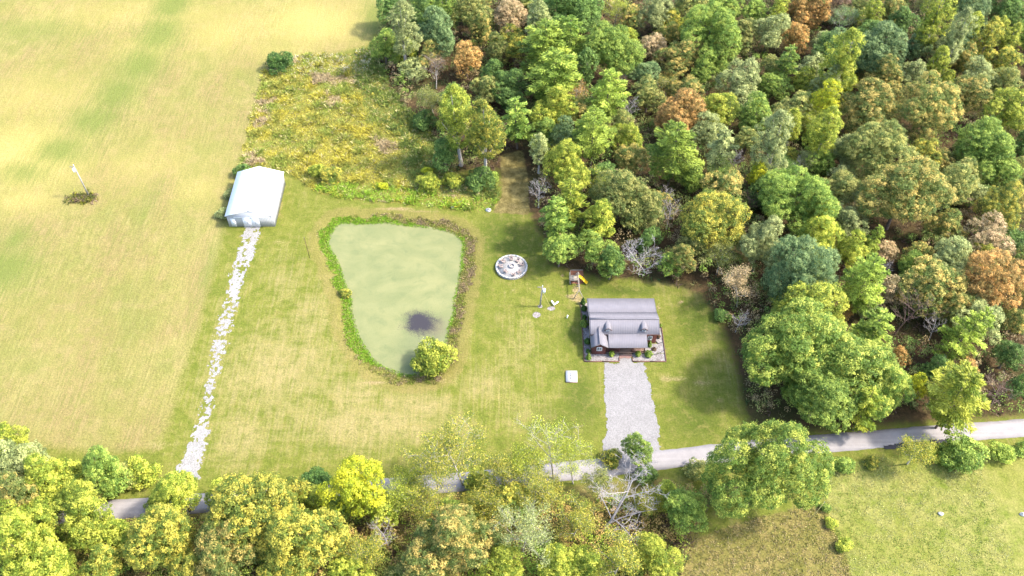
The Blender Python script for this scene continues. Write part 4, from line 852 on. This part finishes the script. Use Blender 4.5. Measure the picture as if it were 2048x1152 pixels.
# stone beds, timber border, brick walk
hx, hy = 19.7, 101.4
def rect(x0, x1, y0, y1): return np.array([(x0, y0), (x1, y0), (x1, y1), (x0, y1)])
for rc, sd in ((rect(12.72, 13.86, 97.0, 108.5), 1), (rect(12.72, 18.74, 95.25, 96.98), 2), (rect(21.1, 26.85, 95.25, 96.98), 3), (rect(23.4, 26.85, 97.0, 99.2), 4), (rect(25.6, 26.85, 99.22, 103.5), 5)):
    patch_sheet("stone_bed", rc, .05, M_bed, .2, .03, None, sd)
patch_sheet("brick_walk", rect(18.8, 21.0, 96.0, 96.95), .055, M_brick, .2, .02, None, 7)
bor = thing("garden_border", "brown timber edging around the stone beds of the log house", "edging", (19.7, 95.2, 0))
for a, b in (((-7.05, 0), (-4.0, 0)), ((-3.96, 0), (-1.0, 0)), ((-.96, .05), (-.96, .85)), ((1.36, .05), (1.36, .85)), ((1.4, 0), (4.3, 0)), ((4.34, 0), (7.2, 0)), ((-7.08, .1), (-7.08, 3.2)), ((-7.08, 3.25), (-7.08, 6.6)), ((-7.1, 6.65), (-7.1, 10)), ((-7.1, 10.05), (-7.1, 13.3)), ((7.2, .1), (7.2, 3.4)), ((7.2, 3.45), (7.2, 6)), ((7.2, 6.05), (7.2, 8.3))):
    MB().beam((*a, .08), (*b, .08), .16, .2).build("timber", M_timber, bor)
def hose(name, pts, z, label):
    P = smooth_poly_open([U(*p) for p in pts]); acc = ([], []); tube(acc, [(a, b, z) for a, b in P], [.055]*len(P), 6)
    return tag(obj(name, mkmesh(name, acc[0], acc[1], smooth=True), M_hose), label, "hose")
def smooth_poly_open(P, it=2):
    P = np.array(P, dtype=float)
    for _ in range(it): R = [P[0]]; [R.extend([.75*a+.25*b, .25*a+.75*b]) for a, b in zip(P[:-1], P[1:])]; R.append(P[-1]); P = np.array(R)
    return P
hose("drain_hose", [(1303,710),(1315,709),(1322,705),(1332,698)], .11, "black drain hose curving from the spreading bush to the bed's right edge")
hose("drain_hose", [(1312,683),(1315,687),(1319,687),(1328,684)], .11, "black drain hose by the house's front right corner")
# garden shrubs: (photo x, y base-ish, width m, height m, form, colour, label)
def shrub_mesh(D, H, seed, cone):
    r = np.random.default_rng(seed); n = 1500; t = r.random(n); z = t*H; w = ((1-t)**.75+.04)*D/2 if cone else np.sqrt(np.clip(1-((t-.45)/.56)**2, .05, 1))*D/2
    th = r.uniform(0, 6.283, n); rr = w*np.sqrt(r.uniform(.45, 1, n)); lob = 1+.14*np.sin(th*5+z*6); P = np.column_stack([np.cos(th)*rr*lob, np.sin(th)*rr*lob, z+.05])
    N = nrm(np.column_stack([np.cos(th), np.sin(th), np.full(n, .6)])+r.normal(size=(n, 3))*.45); V, Q = leaf_quads(P, N, .13, r)
    acc = ([], []); tube(acc, [(0, 0, -.1), (0, 0, H*.5), (0, 0, H*.9)], [.06, .05, .01], 5)
    return mkmesh("foliage", V, Q, {"clump": np.repeat(r.random(n)*.5+.25*(1+np.sin(th*3)), 4), "leaf": np.repeat(r.random(n), 4)}), mkmesh("stem", acc[0], acc[1])
SH = [(1166,609,1.0,1.7,1,'dk',"dark conical evergreen at the house's rear left corner"),(1168,622,1.05,1.1,0,'dk',"round dark shrub just below the conical evergreen left of the house"),(1169,638,.8,.7,0,'dk',"small dark round shrub left of the house beside its ridge"),
 (1168,653,1.5,1.3,0,'g1',"largest round green shrub in the left stone bed"),(1175,688,1.1,1.1,0,'dk',"round dark shrub left of the house's front wing"),(1176,706,.7,.7,0,'dk',"small dark shrub behind the conical one at the wing's corner"),(1177,719,.95,1.6,1,'g1',"bright conical evergreen at the front left bed corner"),
 (1223,713,.95,1.1,0,'p1',"bright round shrub left of the porch steps"),(1276,713,.95,1.1,0,'p1',"bright round shrub right of the porch steps"),(1299,694,.8,1.5,1,'g1',"bright conical shrub at the porch's right end"),(1297,713,1.4,1.0,0,'g1',"spreading green bush in the front right bed"),
 (1308,701,.85,.25,0,'br',"flat brown dead plant in the front right bed"),(1317,677,.7,.7,0,'br',"brown dead bush by the house's front right corner"),(1321,655,.6,.6,0,'g1',"little green shrub against the house's right wall")]
for i, (px, py, D, H, cone, c, lab) in enumerate(SH):
    x, y = U(px, py); e = thing("garden_shrub", lab, "shrub", (x, y+.2, 0), 0, "shrubs in the stone beds"); fm, sm = shrub_mesh(D, H, 400+i, cone)
    obj("foliage", fm, LEAF[c], e); obj("stem", sm, M_bark, e)

# ------------------------------------------------------------------ patio with fire pit and chairs
pcx, pcy = U(1023, 533, .45); PR = 3.0
patio = thing("patio", "round raised gravel patio with a pale block rim on the lawn", "patio", (pcx, pcy, 0))
m = MB(); nb_ = 40
for c in range(2):
    for i in range(nb_):
        a0 = 2*math.pi*(i+.5*c+.02)/nb_; a1 = 2*math.pi*(i+.5*c+.98)/nb_; z0, z1 = -.05+c*.26, .20+c*.26
        m.prism([(PR*math.cos(a0), PR*math.sin(a0)), (PR*math.cos(a1), PR*math.sin(a1)), ((PR-.28)*math.cos(a1), (PR-.28)*math.sin(a1)), ((PR-.28)*math.cos(a0), (PR-.28)*math.sin(a0))], 'z', z0, z1)
m.build("rim_blocks", M_block, patio)
for i in range(24):
    a0 = 2*math.pi*(i+.015)/24; a1 = 2*math.pi*(i+.985)/24; R1, R0 = PR+.05, PR-.30
    MB().prism([(R1*math.cos(a0), R1*math.sin(a0)), (R1*math.cos(a1), R1*math.sin(a1)), (R0*math.cos(a1), R0*math.sin(a1)), (R0*math.cos(a0), R0*math.sin(a0))], 'z', .465, .53).build("cap_stone", M_conc, patio)
n = 48; m = MB(); m.prism([((PR-.29)*math.cos(2*math.pi*i/n), (PR-.29)*math.sin(2*math.pi*i/n)) for i in range(n)], 'z', 0, .43); m.build("gravel_fill", M_pave, patio)
fx, fy = U(1023.6, 531.8, .6)
pit = thing("fire_pit", "round stone fire pit in the middle of the patio", "fire pit", (fx, fy, .435))
m = MB()
for c in range(2):
    for i in range(14):
        a0 = 2*math.pi*(i+.5*c+.03)/14; a1 = 2*math.pi*(i+.5*c+.97)/14; m.prism([(.58*math.cos(a0), .58*math.sin(a0)), (.58*math.cos(a1), .58*math.sin(a1)), (.38*math.cos(a1), .38*math.sin(a1)), (.38*math.cos(a0), .38*math.sin(a0))], 'z', c*.17, .165+c*.17)
m.build("ring_stones", M_block, pit); m = MB(); m.prism([(.37*math.cos(i*.3927), .37*math.sin(i*.3927)) for i in range(16)], 'z', 0, .06); m.build("ash_bed", M_conc, pit)
def chair():
    P = {}
    m = MB(); 
    for i in range(5): m.beam((-.27, -.30+i*.12, .40-i*.035), (.27, -.30+i*.12, .40-i*.035), .10, .025)
    P['seat'] = m; m = MB()
    for i in range(5): x = -.24+i*.12; m.beam((x, .25, .24), (x*1.15, .55, 1.0-.05*abs(i-2)), .10, .025)
    P['backrest'] = m
    for s in (-1, 1): P['arm%d' % s] = MB().box(s*.36-.07, s*.36+.07, -.36, .42, .56, .585); P['legf%d' % s] = MB().box(s*.31-.03, s*.31+.03, -.33, -.24, 0, .56); P['legr%d' % s] = MB().beam((s*.31, -.28, .34), (s*.31, .62, .03), .05, .10)
    return {k: mkmesh(k, b.v, b.f) for k, b in P.items()}
CH = chair(); CN = {'seat': 'seat', 'backrest': 'backrest'}
for px, py, lab in ((620,330,"top"),(865,400,"upper right"),(1000,545,"right"),(910,840,"lower right"),(700,930,"bottom"),(410,810,"lower left"),(235,625,"far left"),(320,430,"upper left")):
    x, y = U(990+px/19.2, 500+py/19.2, .75); e = thing("garden_chair", f"taupe slatted garden chair on the patio, {lab} of the fire pit", "chair", (x, y, .432), math.atan2(fy-y, fx-x)+math.pi/2, "chairs around the fire pit")
    e.scale = (.88, .88, .88)
    for k, me in CH.items(): obj(CN.get(k, 'arm' if k.startswith('arm') else 'leg'), me, M_chair, e)

# ------------------------------------------------------------------ swing set and slide
sx, sy = U(1155, 562); play = thing("swing_set", "wooden swing set with a yellow slide behind the house", "swing set", (sx, sy, 0))
b0 = U(1155, 544, 2.3); b1 = U(1155.5, 580, 2.3); L0, L1 = b0[1]-sy, b1[1]-sy
MB().beam((0, L0, 2.3), (0, L1, 2.3), .14, .16).build("top_beam", M_wood, play)
for y in (L0, L1):
    for s in (-1, 1): MB().beam((0, y, 2.3), (s*1.0, y+(.3 if y == L0 else -.3), 0), .1, .1).build("leg", M_wood, play)
m = MB(); m.box(-1.6, 0, -1.0, .4, 1.15, 1.22); m.build("platform", M_wood, play)
for x in (-1.55, -.05):
    for y in (-.95, .35): MB().box(x-.05, x+.05, y-.05, y+.05, 0, 2.0).build("platform_post", M_wood, play)
m = MB()
for i in range(7): x = -1.5+i*.24; m.box(x-.03, x+.03, -1.0, -.96, 1.22, 1.9)
m.box(-1.6, 0, -1.02, -.94, 1.9, 1.98); m.build("platform_rail", M_wood, play)
m = MB(); ax, ay = .1, .15; bx, by = 1.75, -.75; dv = Vector((bx-ax, by-ay, 0)).normalized(); sv = Vector((-dv.y, dv.x, 0))
pp = [(0, 1.3), (.12, 1.25), (.5, .85), (.85, .35), (1, .22)]
for (t0, z0), (t1, z1) in zip(pp[:-1], pp[1:]):
    p, q = Vector((ax+(bx-ax)*t0, ay+(by-ay)*t0, z0)), Vector((ax+(bx-ax)*t1, ay+(by-ay)*t1, z1)); m.beam(p, q, .5, .04); m.beam(p+sv*.26+Vector((0,0,.08)), q+sv*.26+Vector((0,0,.08)), .05, .2); m.beam(p-sv*.26+Vector((0,0,.08)), q-sv*.26+Vector((0,0,.08)), .05, .2)
m.build("slide", M_yel, play)
for y in (-1.35, -1.75):
    m = MB(); m.bar((-.25, y, 2.25), (-.25, y, .55), .015, n=4); m.bar((.25, y, 2.25), (.25, y, .55), .015, n=4); m.box(-.28, .28, y-.09, y+.09, .5, .55); m.build("swing", M_dkm, play)
q = UP([(1141,541),(1166,541),(1168,568),(1141,568)]); patch_sheet("mulch_bed", q, lambda x, y: zat(x, y)+.05, M_mulch, .2, .1, None, 3)
bx_ = thing("mulch_border", "pale timber border of the mulch bed under the swing set", "edging", (sx, sy, 0))
for a, b in (((1141,541),(1166,541)), ((1140.5,542),(1140.5,569))):
    p, q = U(*a), U(*b); MB().beam((p[0]-sx, p[1]-sy, .1), (q[0]-sx, q[1]-sy, .1), .14, .2).build("timber", M_wood, bx_)

# ------------------------------------------------------------------ poles, slab, bench, odds and ends
def utility_pole(px, py, H, label, tilt, tside, guy=None):
    x, y = U(px, py); e = thing("utility_pole", label, "pole", (x, y, float(zat(np.array([x]), np.array([y]))[0])), 0, "utility poles"); e.rotation_euler = (0, tilt, 0)
    MB().bar((0, 0, -.3), (0, 0, H), .15, .10, 8).build("pole", M_gpole, e)
    m = MB(); m.bar((tside*.38, 0, H-1.6), (tside*.38, 0, H-.75), .26, .26, 12); m.bar((tside*.38, 0, H-.75), (tside*.38, 0, H-.7), .2, .12, 12); tr_ = m.build("transformer", M_white, e)
    MB().bar((tside*.38, 0, H-.7), (tside*.38, 0, H-.45), .05, .04, 6).build("bushing", M_gpole, tr_)
    MB().bar((0, 0, H), (0, 0, H+.3), .06, .04, 6).build("insulator", M_white, e)
    MB().box(-.9, .1, -.06, .06, H-.35, H-.22).build("crossarm", M_wood, e)
    if guy:
        gx_, gy_ = U(*guy); MB().bar((0, 0, H*.8), (gx_-x, gy_-y, 0), .035, .035, 5).build("guy_wire", M_yelw, e)
    return e
M_yelw = simple("guy_guard", (.30,.26,.10), .6, .1, 3)
utility_pole(1080, 613, 5.6, "grey utility pole with a white transformer between patio and house", .06, 1, (1102, 615))
utility_pole(178, 392, 8.2, "lone utility pole with a white transformer in the hay field", -.02, -1)
x, y = U(619.5, 516); e = thing("post", "thin dark post standing on the lawn left of the pond", "post", (x, y, 0)); MB().bar((0, 0, -.2), (-.1, 0, 5.6), .06, .045, 6).build("shaft", M_logd, e); MB().bar((-.1, 0, 5.6), (-.1, 0, 5.68), .07, .05, 6).build("cap", M_dkm, e)
x, y = U(1617, 1043); e = thing("leaning_pole", "thin wooden pole leaning by the pasture corner under the big tree", "post", (x, y, 0)); MB().bar((0, 0, -.2), (1.2, .5, 5.2), .07, .05, 6).build("shaft", M_yelw, e); MB().bar((1.2, .5, 5.2), (1.22, .51, 5.3), .09, .06, 6).build("cap", M_gpole, e)
M_pale2 = simple("pale_concrete", (.36,.355,.34), .9, .12, 2)
x, y = U(1143, 754); e = thing("septic_slab", "square white concrete slab with lids on the lawn left of the drive", "slab", (x, y, 0), -.03)
m = MB(); m.box(-.98, .98, -1.15, 1.15, -.05, .26); m.build("slab", M_pale2, e); MB().box(-1.02, 1.02, -1.21, -1.155, -.05, .12).build("step", M_brick, e)
for dx, dy, s in ((-.1, .45, .14), (-.12, .05, .15), (-.15, -.4, .14), (.45, .1, .24)): MB().bar((dx, dy, .26), (dx, dy, .30), s, s*.9, 10).build("lid", M_dkm if s < .2 else M_conc, e)
x, y = U(1107, 609); e = thing("garden_bench", "small white L shaped bench beside the utility pole", "bench", (x, y, 0))
MB().beam((-.35, .55, .45), (.15, -.45, .45), .28, .07).build("seat", M_white, e); MB().beam((.2, -.35, .45), (.85, .35, .45), .24, .07).build("arm", M_white, e)
for a, b in ((-.3, .45), (.1, -.4), (.75, .25)): MB().box(a-.05, a+.05, b-.05, b+.05, 0, .41).build("leg", M_white, e)
x, y = U(1134, 636); e = thing("standpipe", "small white capped pipe on the lawn left of the house", "pipe", (x, y, 0)); MB().bar((0, 0, -.1), (.08, 0, .65), .11, .11, 8).build("pipe", M_white, e); MB().bar((.08, 0, .65), (.08, 0, .75), .14, .12, 8).build("cap", M_white, e)
acc = ([], []); a, b = U(1098, 404, 1.2), U(1118, 412, .5); tube(acc, [(a[0], a[1], 1.3), ((a[0]+b[0])/2, (a[1]+b[1])/2, .9), (b[0], b[1], .4)], [.13, .16, .2], 7)
o = obj("fallen_log", mkmesh("fallen_log", acc[0], acc[1], smooth=True), M_dead); tag(o, "pale fallen trunk at the wood's edge by the white bare tree", "log")
for px, py, s, lab in ((1881,1028,.35,"white rock lying in the lower right pasture"),(2044,1029,.4,"white rock at the right edge of the pasture"),(977,421,.5,"pale stones pile at the weeds' corner by the path"),(905,415,.3,"small pale stone at the weeds' near edge")):
    x, y = U(px, py); r = np.random.default_rng(px); th, ph = np.meshgrid(np.linspace(0, 2*math.pi, 9)[:-1], np.linspace(.25, 2.6, 5)); k = s*r.uniform(.75, 1.2, th.shape)
    V = np.stack([np.cos(th)*np.sin(ph)*k*1.3, np.sin(th)*np.sin(ph)*k, np.cos(ph)*k*.7+.1], -1).reshape(-1, 3); Fs = [[j*8+i, j*8+(i+1) % 8, (j+1)*8+(i+1) % 8, (j+1)*8+i] for j in range(4) for i in range(8)]+[list(range(8))]
    o = obj("rock", mkmesh("rock", V, Fs), M_conc, None, (x, y, float(zat(np.array([x]), np.array([y]))[0]))); tag(o, lab, "rock", "pale rocks")

# leafy understorey that fills the wood between the crowns
r = np.random.default_rng(77); P = r.uniform((-45, 84), (146, 222), (15000, 2)); fd = sdist(P[:, 0], P[:, 1], FOREST); k_ = (fd > .6) & (sdist(P[:, 0], P[:, 1], TRAIL) < -1.2); P = P[k_]; fd = fd[k_]
P2 = r.uniform((-85, 44), (42, 69), (4500, 2)); k_ = (sdist(P2[:, 0], P2[:, 1], SOUTH) > .8) & (roaddist(P2[:, 0], P2[:, 1]) > 3.0); P = np.vstack([P, P2[k_]]); fd = np.concatenate([fd, np.full(k_.sum(), 2.0)])
dens_ = fbm(P[:, 0], P[:, 1], 9, 71); dens_ = np.where(P[:, 1] < 70, np.maximum(dens_, .40+.12*fbm(P[:, 0], P[:, 1], 3, 72)), dens_); dens_ = np.where((fd < 5) & (P[:, 1] > 70), np.maximum(dens_, .41+.12*fbm(P[:, 0], P[:, 1], 2.5, 73)), dens_); k_ = (dens_ > .36); P = P[k_]; dens_ = dens_[k_]; fd = fd[k_]
zc_ = r.uniform(.5, 1, len(P))*np.clip(.6+(dens_-.36)*14, .6, 5.2)*sstep(0, 4, fd+1.2); cr_ = r.uniform(.55, 1.15, len(P)); per = 38; k = np.repeat(np.arange(len(P)), per); N = len(k)
dd = nrm(r.normal(size=(N, 3))*.8+np.array([0, 0, .5])); C3 = np.column_stack([P, zc_]); Lp = C3[k]+dd*(cr_[k]*(.35+.7*np.sqrt(r.random(N))))[:, None]*np.array([1, 1, .8]); Lp[:, 2] = np.maximum(Lp[:, 2], .1)
V, Q = leaf_quads(Lp, nrm(dd*.5+r.normal(size=(N, 3))*.45+np.array([0, 0, .5])), .2, r)
cn = fbm(P[:, 0], P[:, 1], 6, 81); cols = np.array([(.11,.19,.04), (.17,.225,.055), (.24,.25,.08), (.27,.205,.10), (.19,.15,.085), (.16,.24,.04)]); ci = np.clip((cn*1.5-.25)*6 + r.normal(size=len(P))*1.1, 0, 5.99).astype(int)
cc_ = cols[ci]; sth = (P[:, 1] < 70)[:, None]; cc_ = np.where(sth, cc_*np.array([1.5, 1.35, .9]), cc_)
tint = np.repeat(cc_[k]*r.uniform(.7, 1.35, N)[:, None], 4, axis=0)
o = obj("understorey", mkmesh("understorey", V, Q, {"tint": tint}), M_weed); o["kind"] = "stuff"; o["label"] = "leafy saplings and shrubs filling the wood between the crowns"; o["category"] = "understorey"
